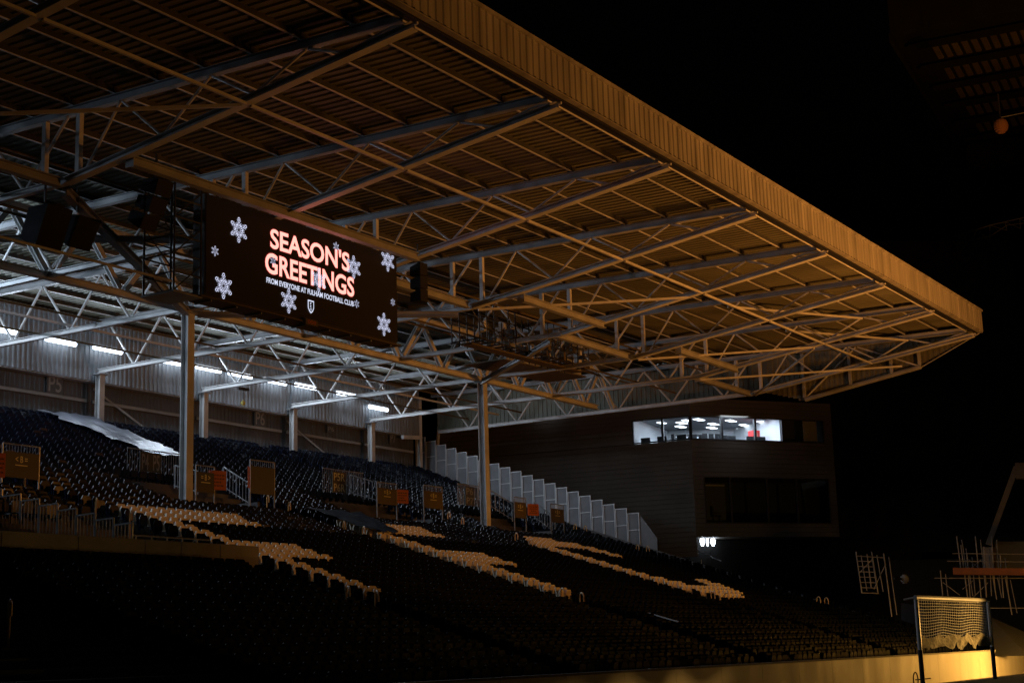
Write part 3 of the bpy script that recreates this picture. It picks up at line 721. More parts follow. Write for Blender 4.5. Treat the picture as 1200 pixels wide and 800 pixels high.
# pale sheeting over the seats at the left
def cover(name, pts, nx, ny, mm, label, lift, seed, amp):
    r = random.Random(seed); g_ = [[None]*(nx+1) for _ in range(ny+1)]
    m = MB(); vs = []
    for j in range(ny+1):
        for i in range(nx+1):
            u, v = i/nx, j/ny
            A = Vector(pts[0]).lerp(Vector(pts[1]), u); B = Vector(pts[3]).lerp(Vector(pts[2]), u); P = A.lerp(B, v)
            z = seattop(P.y)+lift+amp*(math.sin(i*1.9+j*.7)+r.uniform(-1, 1))*.5
            if 0 < v < 1: P.x += r.uniform(-.1, .1)
            vs.append((P.x+(r.uniform(-.2, .2) if u in (0, 1) else 0), P.y, z))
    fs = [(j*(nx+1)+i, j*(nx+1)+i+1, (j+1)*(nx+1)+i+1, (j+1)*(nx+1)+i) for j in range(ny) for i in range(nx)]
    m.add(vs, fs); return tag(m.make(name, mm, smooth=True), label, 'sheeting')
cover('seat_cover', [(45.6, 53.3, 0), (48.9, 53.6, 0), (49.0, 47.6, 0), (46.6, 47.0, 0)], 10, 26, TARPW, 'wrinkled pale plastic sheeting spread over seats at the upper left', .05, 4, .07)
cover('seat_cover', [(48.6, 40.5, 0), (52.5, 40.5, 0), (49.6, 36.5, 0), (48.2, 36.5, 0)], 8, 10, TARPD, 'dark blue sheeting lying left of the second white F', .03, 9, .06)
st = MB(); A = at(740, 712, 27); B = at(795, 728, 23.5); st.bar(A, B, .05, .03)
tag(st.make('step_edge', STEEL), 'faint pale step edge line in the dark lower seats right of centre', 'edge')

# ---------------------------------------------------------------- stepped wind screen between stand and building
ws = thing('wind_screen', 'stepped row of frosted panels descending beside the stand toward the pitch', 'screen', (76.0, 0, 0))
y = 54.6; n_ = 0
while y > 39.6:
    zt = 14.35-(54.6-y)*.392; zm = zt-.95; zb = zt-2.3
    p = MB().box((0, y-.745, zb), (.02, y, zt)).make('panel', PANELW, ws)
    m = MB()
    for yy in (y-.03, y-.715): m.bar((-.03, yy, zb), (-.03, yy, zt), .04, .035, up=(0, 1, 0))
    for z in (zt-.02, zm): m.bar((-.03, y, z), (-.03, y-.745, z), .03, .04)
    m.make('frame', ALU, p)
    y -= .762; n_ += 1
m = MB(); m.add([(0, y, 6.2), (0, y, 8.55), (0, y-1.0, 7.2), (0, y-1.0, 6.2), (.02, y, 6.2), (.02, y, 8.55), (.02, y-1.0, 7.2), (.02, y-1.0, 6.2)], [(0, 1, 2, 3), (7, 6, 5, 4), (1, 5, 6, 2), (2, 6, 7, 3)])
m.make('end_panel', PANELW, ws)

# ---------------------------------------------------------------- corner building with lit offices
CX, CY = 86.0, 40.7; AL, AR = rad(98.1), rad(-34)
bl = thing('corner_building', 'dark clad box building beside the stand with a lit strip of office windows', 'building', (CX, CY, 0))
eL = Vector((math.cos(AL), math.sin(AL), 0)); eR = Vector((math.cos(AR), math.sin(AR), 0))
# outward normals
nL = Vector((-math.sin(AL), math.cos(AL), 0)); nL = nL if nL.x < 0 else -nL
nR = Vector((-math.sin(AR), math.cos(AR), 0)); nR = nR if nR.x < 0 else -nR
ZB, ZT = 7.9, 16.55
def wallpiece(e, n, s0, s1, z0, z1, m_, name='wall', th=.3, par=None):
    a = e*s0; b = e*s1
    m = MB(); vs = [a+Vector((0, 0, z0)), b+Vector((0, 0, z0)), b+Vector((0, 0, z1)), a+Vector((0, 0, z1))]; vs += [v-n*th for v in vs]
    m.add(vs, [(0, 1, 2, 3), (7, 6, 5, 4), (0, 4, 5, 1), (1, 5, 6, 2), (2, 6, 7, 3), (3, 7, 4, 0)])
    return m.make(name, m_, par or bl)
def boards(e, n, s0, s1, z0, z1):
    z = z0
    while z < z1-.05:
        zz = min(z+.3, z1); wallpiece(e, n, s0, s1, z, zz-.015, BCLAD, 'cladding_board', .3); z = zz
WZ0, WZ1 = 13.92, 15.42; LW = 3.85; RW = 10.0; RE = 10.62
LZ0, LZ1 = 8.72, 11.62; LS0 = .75
# left face: boards around the strip window
boards(eL, nL, .0, 17.5, ZB-1.2, WZ0); boards(eL, nL, LW, 17.5, WZ0, WZ1); boards(eL, nL, .0, 17.5, WZ1, 16.45)
boards(eR, nR, .0, RE, ZB, LZ0); boards(eR, nR, .0, LS0, LZ0, LZ1); boards(eR, nR, RW+.1, RE, LZ0, LZ1); boards(eR, nR, .0, RE, LZ1, WZ0)
boards(eR, nR, RW, RE, WZ0, WZ1); boards(eR, nR, .0, RE, WZ1, ZT)
# windows: panes between mullions
def pane(e, n, s0, s1, z0, z1):
    fr_ = MB(); w = .07
    for (a, b, c, d) in ((s0, s1, z0, z0+w), (s0, s1, z1-w, z1), (s0, s0+w, z0+w, z1-w), (s1-w, s1, z0+w, z1-w)):
        A, B = e*a+n*.02, e*b+n*.02; vs = [A+Vector((0, 0, c)), B+Vector((0, 0, c)), B+Vector((0, 0, d)), A+Vector((0, 0, d))]; vs += [v-n*.16 for v in vs]
        fr_.add(vs, [(0, 1, 2, 3), (7, 6, 5, 4), (0, 4, 5, 1), (1, 5, 6, 2), (2, 6, 7, 3), (3, 7, 4, 0)])
    f = fr_.make('window', DARK, bl)
    A, B = e*(s0+w)-n*.04, e*(s1-w)-n*.04
    MB().quad(A+Vector((0, 0, z0+w)), B+Vector((0, 0, z0+w)), B+Vector((0, 0, z1-w)), A+Vector((0, 0, z1-w))).make('pane', GLASS, f)
def s_on(e, px, py=500):
    d = ray(px, py); # intersect with vertical plane through the corner along e
    n = Vector((-e.y, e.x, 0)); t = Vector((CX, CY, 0)).dot(n)/d.dot(n); P = d*t; return (P-Vector((CX, CY, 0))).dot(e)
sl = [0.03, s_on(eL, 776), LW]; sr_ = [0.03]+[s_on(eR, q) for q in (846, 885, 917)]+[RW]
for a, b in zip(sl, sl[1:]): pane(eL, nL, a, b, WZ0, WZ1)
for a, b in zip(sr_, sr_[1:]): pane(eR, nR, a, b, WZ0, WZ1)
lw = [LS0]+[s_on(eR, q, 590) for q in (857, 900, 935)]+[RW+.1]
for a, b in zip(lw, lw[1:]): pane(eR, nR, a, b, LZ0, LZ1)
# rooms behind
def room(name, s_lit, z0, z1, wallm, ceilm, floorm):
    dpt = 7.0
    A = eL*LW-nL*.32; B = Vector((0, 0, 0))-nL*.16-nR*.32; Cc = eR*s_lit-nR*.32
    far1 = eL*LW+Vector((7.0, 1.0, 0)); far2 = eR*s_lit-nR*5.8
    ply = [A, B, Cc, far2, far1]
    m = MB()
    m.add([p+Vector((0, 0, z0)) for p in ply], [(0, 1, 2, 3, 4)], 2); m.add([p+Vector((0, 0, z1)) for p in ply], [(4, 3, 2, 1, 0)], 1)
    for p, q in ((ply[2], ply[3]), (ply[3], ply[4]), (ply[4], ply[0])): m.quad(p+Vector((0, 0, z0)), q+Vector((0, 0, z0)), q+Vector((0, 0, z1)), p+Vector((0, 0, z1)), 0)
    return m.make(name, [wallm, ceilm, floorm], bl), ply
rm, ply = room('office_room', sr_[3], 12.9, 15.6, OFFW, OFFC, OFFD)
for i in range(3):
    for j in range(4):
        P = eR*(1.3+2.4*i+.6*(j%2))-nR*(.9+1.4*j)+Vector((.25*j, 0, 0))
        if P.x < eL.x*3+1: continue
        MB().box((P.x-.5, P.y-.2, 15.56), (P.x+.5, P.y+.2, 15.59)).make('ceiling_panel', CEILP, bl)
for i in range(2):
    for j in range(2):
        P = eL*(1.2+1.7*i)-nL*(1.0+2.1*j); MB().box((P.x-.40, P.y-.17, 15.56), (P.x+.40, P.y+.17, 15.59)).make('ceiling_panel', CEILP, bl)
L = bpy.data.lights.new('office_light', 'AREA'); L.size = 4; L.energy = 620; L.color = COOL; lo = bpy.data.objects.new('office_light', L); C.objects.link(lo); lo.parent = bl; lo.location = (3.8, -.4, 15.5)
# office furniture, monitors, cabinet
def desk(s, dep, e, n, label, mon=2):
    P = Vector((CX, CY, 12.9))+e*s-n*dep
    t = thing('office_desk', label, 'desk', P, rz=math.atan2(e.y, e.x))
    MB().box((-.8, -.35, .70), (.8, .35, .74)).make('desktop', OFFD, t)
    for x in (-.72, .72): MB().box((x-.03, -.3, 0), (x+.03, .3, .698)).make('leg', OFFD, t)
    return P
for i, (s, lb) in enumerate(((1.0, 'office desk nearest the building corner behind the right windows'), (3.2, 'office desk in the second right hand window'), (5.3, 'office desk in the third lit window'))):
    P = desk(s, 1.0, eR, nR, lb)
def monitor(P, rz, label, w=.62):
    t = thing('computer_monitor', label, 'monitor', P, rz=rz, group='monitors in the lit office')
    MB().box((-w/2, -.02, .14), (w/2, .03, .56)).make('display', OFFD, t); MB().box((-.03, 0, 0), (.03, .05, .14)).make('stand', OFFD, t); MB().box((-.14, -.08, -.003), (.14, .12, .0)).make('foot', OFFD, t)
aR = math.atan2(eR.y, eR.x)
for i, (s, dep) in enumerate(((.7, 1.0), (1.5, 1.05), (2.9, .95), (3.6, 1.05), (5.0, 1.0), (5.8, 1.0))):
    monitor(Vector((CX, CY, 13.82))+eR*s-nR*dep, aR, 'dark computer monitor number %s seen in the right lit windows' % ['one by the corner', 'two by the corner', 'left in the second pane', 'right in the second pane', 'left in the third pane', 'right in the third pane'][i])
for i, s in enumerate((.9, 2.2, 3.3)):
    desk(s, .9, eL, nL, 'office desk behind the left hand windows, %s' % ['nearest the corner', 'in the middle', 'farthest from the corner'][i])
    monitor(Vector((CX, CY, 13.82))+eL*s-nL*.9, math.atan2(eL.y, eL.x), 'dark monitor behind the left hand windows, %s' % ['nearest the corner', 'in the middle', 'farthest from the corner'][i])
rc = thing('red_cabinet', 'red vending cabinet standing in the rightmost lit window', 'cabinet', Vector((CX, CY, 12.9))+eR*(sr_[3]-.95)-nR*1.9, rz=aR)
MB().box((-.26, -.3, 0), (.26, .3, 1.98)).make('body', RED, rc); MB().box((-.2, -.315, 1.0), (.08, -.302, 1.85)).make('door_panel', mat('cabinet front', (.6, .2, .15), .4), rc); MB().box((.14, -.33, 1.3), (.19, -.302, 1.5)).make('handle', DARK, rc)
pc = thing('wall_pictures', 'small dark framed pictures on the office wall in the fourth window', 'picture', Vector((CX, CY, 14.85))+eR*4.9-nR*5.6, rz=aR)
for i in range(3): MB().box((-.7+i*.5, 0, 0), (-.32+i*.5, .04, .35)).make('picture', OFFD, pc)
sv = thing('office_shelf', 'dark tall shelf against the office rear wall', 'shelf', Vector((CX, CY, 12.9))+eR*3.0-nR*5.2, rz=aR)
MB().box((-1.2, 0, 0), (1.2, .4, 2.15)).make('body', OFFD, sv); MB().box((-1.1, -.03, 1.9), (1.1, -.003, 1.96)).make('shelf', OFFW, sv)
# dark end room with blind
rb = thing('window_blind', 'beige blind in the dark end pane right of the lit offices', 'blind', Vector((CX, CY, 13.99))+eR*(s_on(eR, 944))-nR*.3, rz=aR)
MB().box((0, 0, 0), (1.05, .03, 1.36)).make('fabric', BLIND, rb); MB().box((0, -.01, 1.361), (1.05, .05, 1.4)).make('roller', ALU, rb)
MB().quad(*[Vector(v) for v in ()]) if False else None
m = MB(); a = eR*(sr_[3]+.05)-nR*1.6; b = eR*RW-nR*1.6
m.quad(a+Vector((0, 0, 12.9)), b+Vector((0, 0, 12.9)), b+Vector((0, 0, 15.6)), a+Vector((0, 0, 15.6))); m.make('dark_partition', SIGNB, bl)
# lower room interior
m = MB(); a = eR*LS0-nR*3.5; b = eR*(RW+.3)-nR*3.5
m.quad(a+Vector((0, 0, 8.6)), b+Vector((0, 0, 8.6)), b+Vector((0, 0, 11.8)), a+Vector((0, 0, 11.8)))
a0 = eR*LS0-nR*.32; b0 = eR*(RW+.3)-nR*.32
m.quad(a0+Vector((0, 0, 8.65)), b0+Vector((0, 0, 8.65)), b+Vector((0, 0, 8.65)), a+Vector((0, 0, 8.65)))
m.quad(a0+Vector((0, 0, 11.7)), b0+Vector((0, 0, 11.7)), b+Vector((0, 0, 11.7)), a+Vector((0, 0, 11.7)))
m.quad(a0+Vector((0, 0, 8.6)), a+Vector((0, 0, 8.6)), a+Vector((0, 0, 11.7)), a0+Vector((0, 0, 11.7)))
m.make('lower_room', mat('lower room wall', (.05, .055, .05), .8), bl)
bd = thing('roller_blind', 'pale grey blind behind the left pane of the dark lower window', 'blind', Vector((CX, CY, 8.74))+eR*(LS0+.1)-nR*.6, rz=aR)
MB().box((0, 0, 0), (1.75, .03, 2.35)).make('fabric', mat('grey blind', (.10, .11, .10), .8), bd); MB().box((0, 0, 2.353), (1.75, .08, 2.45)).make('roller', ALU, bd)
ch = thing('office_chair', 'dark armchair silhouette in the lower window in front of the pale blind', 'chair', Vector((CX, CY, 8.75))+eR*1.75-nR*.38, rz=aR)
MB().box((-.3, -.02, .4), (.35, .15, .5)).make('seat', OFFD, ch); MB().box((-.32, -.02, .503), (-.2, .15, 1.05)).make('backrest', OFFD, ch); MB().box((-.15, 0, .62), (.3, .04, .68)).make('armrest', OFFD, ch)
for x in (-.2, .25): MB().bar((x, .06, 0), (x, .06, .398), .05, .05).make('leg', OFFD, ch)
# roof slab, soffit and back of the box
m = MB(); ply3 = [Vector((0, 0, 0))-nL*.05-nR*.05, eR*RE, eR*RE+Vector((6, 9, 0)), eL*17.5+Vector((9, 0, 0)), eL*17.5]
m.add([p+Vector((0, 0, 16.4)) for p in ply3], [(0, 1, 2, 3, 4)]); m.add([p+Vector((0, 0, ZB-.02)) for p in ply3], [(4, 3, 2, 1, 0)])
m.quad(ply3[1]+Vector((0, 0, ZB)), ply3[2]+Vector((0, 0, ZB)), ply3[2]+Vector((0, 0, 16.4)), ply3[1]+Vector((0, 0, 16.4)))
m.make('roof_and_soffit', BCLAD, bl)
# lit ledge on top of the left wall with fittings
tg = thing('ledge_lights', 'twin lit strip fitting on the white ledge above the dark building wall', 'lamp', (0, 0, 0))
A = atx(516, 498, 84.0)
P = s_on(eL, 612, 484)
for dz in (0, .16): 
    q0 = Vector((CX, CY, 16.68+dz))+eL*(s_on(eL, 622)); q1 = Vector((CX, CY, 16.68+dz))+eL*(s_on(eL, 605)); MB().tube(q0-nL*.3, q1-nL*.3, .05).make('tube', TUBE, tg)
for a_, b_ in ((566, 584), (588, 600)):
    q0 = Vector((CX, CY, 16.62))+eL*(s_on(eL, a_)); q1 = Vector((CX, CY, 16.62))+eL*(s_on(eL, b_)); MB().box(q0-nL*.5, q1-nL*.4+Vector((0, 0, .22))).make('fitting', STEELW, tg)
L = bpy.data.lights.new('ledge_light', 'POINT'); L.energy = 30; L.color = COOL; L.shadow_soft_size = .3; lo = bpy.data.objects.new('ledge_light', L); C.objects.link(lo); lo.parent = tg; lo.location = Vector((CX, CY, 16.9))+eL*9.5+nL*.2
led = MB(); a = Vector((CX, CY, 0))+eL*9.6+nL*.05; b = Vector((CX, CY, 0))+eL*17.4+nL*.05
led.add([a+Vector((0, 0, 16.46)), b+Vector((0, 0, 16.46)), b-nL*1.2+Vector((0, 0, 16.46)), a-nL*1.2+Vector((0, 0, 16.46)), a+Vector((0, 0, 16.53)), b+Vector((0, 0, 16.53)), b-nL*1.2+Vector((0, 0, 16.53)), a-nL*1.2+Vector((0, 0, 16.53))], [(0, 1, 5, 4), (4, 5, 6, 7), (0, 3, 2, 1)])
tag(led.make('wall_ledge', STEELW), 'white metal ledge along the top of the dark building side wall', 'ledge')
# dark fill beyond the building ledge so that the gap under the roof is closed
up = thing('upper_cladding', 'dark ribbed cladding above the building ledge under the roof', 'cladding', (0, 0, 0))
a = Vector((CX, CY, 16.3))+eL*4-nL*2.2; b = Vector((CX, CY, 16.3))+eL*9.4-nL*2.2
MB().sheet(a, b-a, (0, 0, 2.0), 14, .08).make('panel', BCLAD, up)

# drain pipe on the building wall, left
dp = tag(MB().tube(atx(514, 499, 83.2), atx(512.8, 522, 83.2), .12, 8).make('wall_pipe', STEELW), 'short white pipe on the dark wall above the wind screen', 'pipe')

# base storey under the building
bs = thing('building_base', 'dark recessed ground storey under the box building with bright entrance lamps', 'building', (0, 0, 0))
c0 = Vector((CX+1.5, CY+1.2, 0))
for i in range(14):
    a = c0+eR*(-3+1.5*i); b = c0+eR*(-3+1.5*i+1.48)
    m = MB(); m.add([a+Vector((0, 0, 0)), b, b+Vector((0, 0, 7.8)), a+Vector((0, 0, 7.8)), a-nR*.2, b-nR*.2, b-nR*.2+Vector((0, 0, 7.8)), a-nR*.2+Vector((0, 0, 7.8))], [(0, 1, 2, 3), (0, 4, 7, 3), (1, 2, 6, 5)])
    m.make('wall_panel', DKBLD, bs)
for px_, lb in ((823, 'leftmost'), (829, 'middle'), (835.5, 'rightmost')):
    d = ray(px_, 634); n = nR; t = (c0+nR*.3-Vector((0, 0, 0))).dot(n)/d.dot(n); P = d*t+Vector((0, 0, EYE))
    l_ = thing('entrance_lamp', 'bright white oval lamp under the box building, %s of three' % lb, 'lamp', P, group='lamps under the box building')
    m = MB(); sx = .08 if px_ == 829 else .14
    for q in range(6):
        za, zb_ = -.28+.56*q/6, -.28+.56*(q+1)/6; rr = sx*math.sqrt(max(.1, 1-((za+zb_)/.56)**2)); m.tube((0, 0, za), (0, 0, zb_), rr, 10)
    m.make('bulb', LAMPW, l_); MB().box((-.06, -.06, .29), (.06, .06, .36)).make('cap', DARK, l_)
    L = bpy.data.lights.new('entrance_light', 'POINT'); L.energy = 7; L.color = COOL; L.shadow_soft_size = .15; lo = bpy.data.objects.new('entrance_light', L); C.objects.link(lo); lo.parent = l_; lo.location = (-.3, -.35, 0)
gr = MB(); gr.tube(atx(816, 645, 80), atx(845, 657, 79), .025); gr.tube(atx(822, 655, 80), atx(822, 665, 80), .02)
tag(gr.make('stair_rail', GALV), 'thin stair rail glinting below the bright entrance lamps', 'rail')

# ---------------------------------------------------------------- far right: next stand, hoardings, scaffolds
def far(px, py, D):
    d = ray(px, py); return d*(D/math.hypot(d.x, d.y))+Vector((0, 0, EYE))
nb = thing('neighbouring_stand', 'dark neighbouring stand front rising behind the scaffolding at the right', 'building', (0, 0, 0))
A = far(845, 690, 101); B = far(1260, 690, 112)
n_ = 26
for i in range(n_):
    a = A.lerp(B, i/n_); b = A.lerp(B, (i+.985)/n_)
    MB().add([(a.x, a.y, -1), (b.x, b.y, -1), (b.x, b.y, far(1000, 657, 105).z), (a.x, a.y, far(1000, 657, 105).z)], [(0, 1, 2, 3)]).make('wall_panel', mat('dark render', (.03, .031, .03), .9, spec=.1) if i == 0 else bpy.data.materials['dark render'], nb)
MB().add([(A.x, A.y, 7.0), (B.x, B.y, 7.0), (B.x+3, B.y+3, 30), (A.x+5, A.y+5, 30)], [(0, 1, 2, 3)]).make('upper_cladding', DKBLD, nb)
# raking beam at the right edge
rk = thing('raking_beam', 'orange lit sloping steel beam with a boxed top at the right edge', 'beam', (0, 0, 0))
MB().bar(far(1158, 638, 92), far(1191, 547, 92), .5, .3).make('rake', RAKE, rk)
MB().bar(far(1190, 552, 92), far(1225, 551, 92), .7, .9).make('boxed_top', RAKE, rk)
MB().bar(far(1159, 641, 92), far(1160, 668, 92), .6, .6).make('foot', RAKE, rk)
MB().add([far(1166, 634, 92.5), far(1230, 634, 92.5), far(1230, 672, 92.5), far(1166, 672, 92.5)], [(0, 1, 2, 3)]).make('seat_back_wall', SIGND, rk)
def scaffold(posts, ledg, D, label, diag=(), dz=2.0, board=None):
    t = thing('scaffold', label, 'scaffold', (0, 0, 0))
    for x0_, y0_, x1_, y1_ in posts: MB().tube(far(x0_, y0_, D), far(x1_, y1_, D), .032).make('standard', SCAF, t)
    for x0_, y0_, x1_, y1_ in ledg: MB().tube(far(x0_, y0_, D), far(x1_, y1_, D), .026).make('ledger', SCAF, t)
    for x0_, y0_, x1_, y1_ in posts: MB().tube(far(x0_+6, y0_+4, D+dz), far(x1_+6, y1_-2, D+dz), .026).make('standard', SCAF, t)
    for x0_, y0_, x1_, y1_ in diag: MB().tube(far(x0_, y0_, D+.3), far(x1_, y1_, D+.3), .025).make('brace', SCAF, t)
    if board: MB().bar(far(*board[:2], D-.3), far(*board[2:], D-.3), .9, .34).make('toe_board', ORANGEP, t)
    return t
scaffold([(1003, 646, 1010, 694), (1021.5, 646, 1029, 695), (1016, 649, 1021, 688), (1035.5, 648, 1045, 722)],
         [(1004, 651, 1036, 653)]+[(1004+q*.9, 657+6.2*q, 1024+q, 657.5+6.2*q) for q in range(7)], 78,
         'small free standing scaffold tower left of the goal', [(1006, 672, 1022, 655), (1024, 690, 1038, 660)])
scaffold([(1121, 628, 1127, 672), (1126, 638, 1134, 700), (1133, 648, 1137, 700), (1143, 628, 1150, 702), (1153, 640, 1156, 700), (1162, 628, 1166, 690), (1102, 668, 1105, 700), (1163, 672, 1168, 702), (1178, 675, 1186, 720), (1172, 650, 1176, 700)],
         [(1116, 648, 1205, 649), (1110, 657, 1205, 658), (1095, 677, 1210, 677), (1160, 712, 1210, 712)], 84,
         'wide tube scaffold with an orange toe board behind the goal at the right', [(1128, 690, 1140, 680), (1140, 700, 1158, 682), (1105, 682, 1125, 697), (1135, 668, 1150, 655), (1150, 668, 1135, 655)], board=(1117, 669, 1215, 670))
fl = thing('round_lamp', 'unlit round pale lamp on the dark wall between the scaffolds', 'lamp', far(1060, 678, 88)); m = MB()
for q in range(6): za, zb_ = -.24+.08*q, -.16+.08*q; m.tube((0, 0, za), (0, 0, zb_), math.sqrt(max(.006, .058-((za+zb_)/2)**2)), 12)
m.make('globe', CONCL, fl); MB().bar((-1.2, .2, 0), (-.25, .1, 0), .06, .12).make('arm', DARK, fl)
hd = thing('grey_hoarding', 'pale grey hoarding left of the goal below the scaffold tower', 'hoarding', (0, 0, 0))
for (x0_, x1_, a_, b_) in ((1056, 1071, 706, 728), (1071.5, 1083, 709, 733)): MB().add([far(x0_, a_, 70), far(x1_, a_+2, 70), far(x1_, b_+3, 70), far(x0_, b_-2, 70)], [(0, 1, 2, 3)]).make('panel', HOARD, hd)
rp = thing('sheeted_ramp', 'grey sloping sheet covering behind the goal at the right edge', 'cover', (0, 0, 0))
MB().add([far(1160, 722, 76), far(1205, 742, 76), far(1205, 768, 74), far(1160, 768, 74)], [(0, 1, 2, 3)]).make('sheet', mat('dull grey sheet', (.02, .021, .024), .8, spec=.1), rp)

# roof corner of the near neighbouring stand, top right
nr = thing('neighbouring_roof', 'dim corner of another stand roof with yellowish panels at the top right', 'roof', (0, 0, 0))
ZR = 40.0
def atz(px, py, Z):
    d = ray(px, py); return d*((Z-EYE)/d.z)+Vector((0, 0, EYE))
O = atz(1043, 40, ZR); uu = Vector((math.cos(rad(6.6)), math.sin(rad(6.6)), 0)); vv = Vector((uu.y, -uu.x, 0))
def q3(s, t, z): return O+uu*s*1.563+vv*t*1.563+Vector((0, 0, (z-ZR)*1.5))
m = MB(); T0 = [q3(0, 0, ZR), q3(34, 0, ZR), q3(34, 40, ZR), q3(0, 40, ZR)]; T1 = [p+Vector((0, 0, 2.5)) for p in T0]
m.add(T0+T1, [(3, 2, 1, 0), (4, 5, 6, 7), (0, 1, 5, 4), (3, 0, 4, 7), (1, 2, 6, 5)]); m.make('frame', DKBLD, nr)
for i in range(5):
    for j in range(3):
        s0_ = 1.7+i*2.75; t0_ = 1.3+j*9.2
        MB().sheet(q3(s0_, t0_, ZR-.05), vv*12.5, uu*3.3, 20, .09).make('roof_panel', mat('olive roof sheet', (.10, .085, .045), .9, 0, .3, .5, spec=.02) if (i, j) == (0, 0) else bpy.data.materials['olive roof sheet'], nr)
m = MB()
for i in range(6): m.bar(q3(1.2+i*2.75+.05, .5, ZR-.3), q3(1.2+i*2.75+.05, 36, ZR-.3), .25, .4)
m.make('purlin', DKBLD, nr)
MB().bar(q3(.1, 0, ZR-.1), q3(34, 0, ZR-.1), .25, .7).make('edge_beam', DKBLD, nr)
MB().bar(q3(16, .4, ZR-1), q3(16, 36, ZR-1), .4, 2.2).make('cross_beam', DKBLD, nr)
ds = thing('round_roof_dome', 'round dome loudspeaker with a painted orange glow under the roof corner at the top right', 'lamp', far(1173, 148, 88)); ds.scale = (1.4, 1.4, 1.4); m = MB()
for q in range(7): za, zb_ = -.28+.08*q, -.2+.08*q; m.tube((0, 0, za), (0, 0, zb_), math.sqrt(max(.004, .082-((za+zb_)/2)**2)), 14)
m.make('globe', DISC, ds); MB().tube((0, 0, .28), (0, 0, 1.4), .04).make('stem', DARK, ds); MB().bar((-.2, -.1, .3), (1.0, -1.2, .7), .03, .03).make('arm', GALV, ds)
ft = thing('far_lattice_boom', 'faint dark lattice boom against the night sky at the right', 'boom', (0, 0, 0)); m = MB()
D = 120
top_ = [(1128, 274), (1145, 269), (1160, 264), (1178, 260), (1195, 256), (1212, 252)]; bot_ = [(1117, 278), (1135, 288), (1160, 283), (1180, 270), (1196, 268), (1212, 266)]
for a, b in zip(top_, top_[1:]): m.tube(far(*a, D), far(*b, D), .05)
for a, b in zip(bot_[1:], bot_[2:]): m.tube(far(a[0], a[1]-6, D), far(b[0], b[1]-6, D), .04)
for a, b in zip(top_, bot_): m.tube(far(*a, D), far(*b, D), .04)
for a, b in zip(top_, bot_[1:]): m.tube(far(*a, D), far(*b, D), .03)
m.tube(far(1118, 278, D), far(1133, 276, D), .04); m.make('lattice', STEEL, ft)

# ---------------------------------------------------------------- goal with gathered net
gl = thing('football_goal', 'white goal with its net gathered up, standing in front of the lit wall', 'goal', (42.5, 13.5, 0))
W_, H_ = 7.32, 2.44
MB().tube((-.06, 0, H_), (W_+.06, 0, H_), .06, 10).make('crossbar', GOALW, gl)
for x in (0, W_):
    MB().tube((x, 0, 1.0), (x, 0, H_-.06), .06, 10).make('post', GOALW, gl)
    MB().tube((x, 0, 0), (x, 0, .998), .065, 10).make('shaded_post', DARK, gl)  # black tube imitates the unlit lower part of the white post
    MB().path([(x, 0, H_), (x, .35, H_-.05)], .025).make('net_support', GOALW, gl)
m = MB(); nx_, nz_ = 40, 14
def npt(i, j):
    x = .1+(W_-.2)*i/nx_; t = j/nz_; return Vector((x, .03+.05*t+.02*math.sin(i*.5), H_-.08-1.1*t-.05*math.sin(i*.35)*t))
for j in range(nz_+1):
    for i in range(nx_): m.bar(npt(i, j), npt(i+1, j), .014, .014)
for i in range(nx_+1):
    for j in range(nz_): m.bar(npt(i, j), npt(i, j+1), .012, .012)
tag(m.make('net', NET, gl), kind='stuff')
m = MB(); nb_ = 48; vs = []; r4 = random.Random(8)
for i in range(nb_+1):
    u = i/nb_; sw = .13*abs(math.sin(u*math.pi*6.2))
    for j in range(6):
        v = j/5; vs.append((.02+(W_-.04)*u, .03+.06*math.sin(v*math.pi+u*20)*(1+r4.uniform(-.3, .3))+.03*math.sin(u*9), 1.36-v*(.24+sw)+r4.uniform(-.03, .03)+.04*math.sin(u*31)))
m.add(vs, [(i*6+j, (i+1)*6+j, (i+1)*6+j+1, i*6+j+1) for i in range(nb_) for j in range(5)])
m.make('gathered_net', mat('gathered net cloth', (.62, .58, .45), .9, 0, .5, 9, 1., 25), gl)
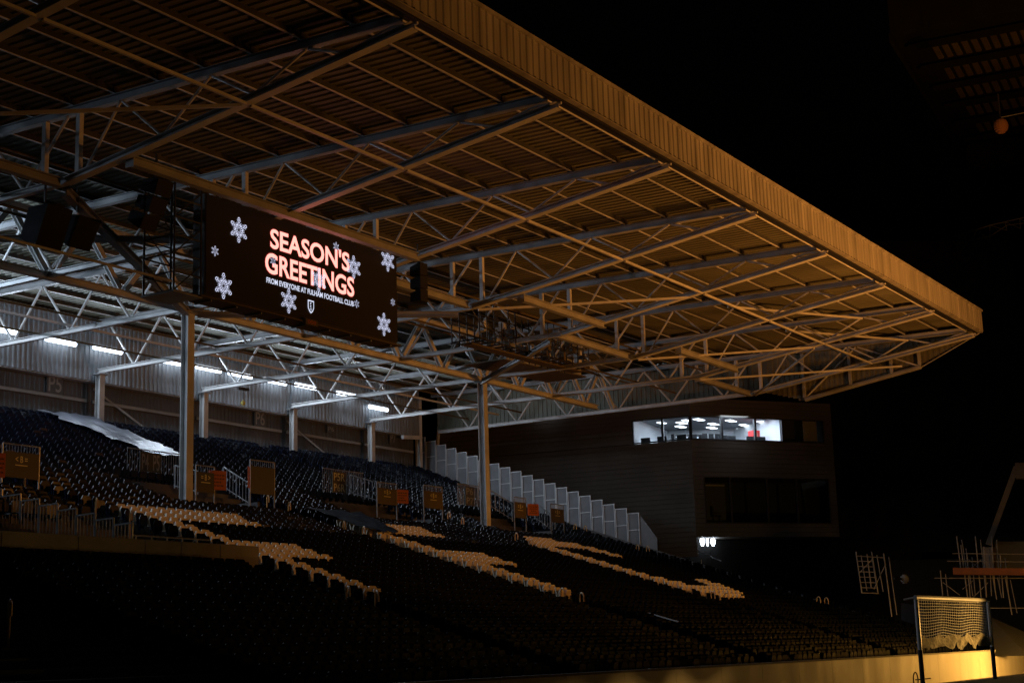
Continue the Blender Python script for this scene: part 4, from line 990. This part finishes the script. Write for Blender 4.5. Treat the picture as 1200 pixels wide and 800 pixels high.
cw = thing('corner_bench_wheel', 'dark wheel and bar of the goal trolley at its left foot', 'wheel', (41.6, 13.4, .0)); m = MB()
for a_ in range(12): t0, t1 = 2*math.pi*a_/12, 2*math.pi*(a_+1)/12; m.tube((.2*math.cos(t0), 0, .22+.2*math.sin(t0)), (.2*math.cos(t1), 0, .22+.2*math.sin(t1)), .018)
m.make('tyre', DARK, cw); MB().bar((0, 0, .22), (1.3, 0, .22), .03, .03).make('axle', DARK, cw)

# ---------------------------------------------------------------- grow light rigs standing on the pitch beyond the right edge
def rig(x, y, z, e, label, n=3, rz=0, up=True, colr=ORANGE):
    t = thing('grow_light_rig', label, 'lighting rig', (x, y, 0), rz=rz, group='orange grow light rigs on the pitch')
    L_ = 2.2*n
    for q in (-L_/2, L_/2): MB().bar((q, 0, .15), (q, 0, z), .1, .1).make('leg', GALV, t); MB().tube((q-.06, 0, .15), (q+.06, 0, .15), .15, 10).make('wheel', DARK, t)
    MB().bar((-L_/2-.3, 0, z), (L_/2+.3, 0, z), .14, .14).make('boom', GALV, t)
    for i in range(n):
        q = -L_/2+L_*(i+.5)/n
        MB().box((q-.2, -.15, z-.25), (q+.2, .15, z-.08)).make('lamp_head', GALV, t)
        L = bpy.data.lights.new('grow_light', 'SPOT' if up else 'POINT'); L.color = colr; L.energy = e/n*K_GROW; L.shadow_soft_size = .25
        lo = bpy.data.objects.new('grow_light', L); C.objects.link(lo); lo.parent = t; lo.location = (q, 0, z+.4 if up else z-.45)
        if up: L.spot_size = rad(124); L.spot_blend = .9; lo.rotation_euler = (rad(90+62), 0, 0)
        else: MB().box((q-.75, -.9, z-.16), (q+.75, .75, z-.12)).make('added_light_shield', GALV, t)  # unseen plate added to block the lamp's upward light
rig(69, 15.5, 1.1, 960, 'orange grow light rig just beyond the right edge close to the wall', 1, up=False, colr=(1, .47, .08))
rig(60, 1, 2.4, 14000, 'orange grow light rig on the pitch beyond the right edge')
rig(88, 4, 2.4, 300, 'orange grow light rig on the pitch farther along', 3)
rig(38, -6, 2.4, 3800, 'orange grow light rig on the middle of the pitch', 3)
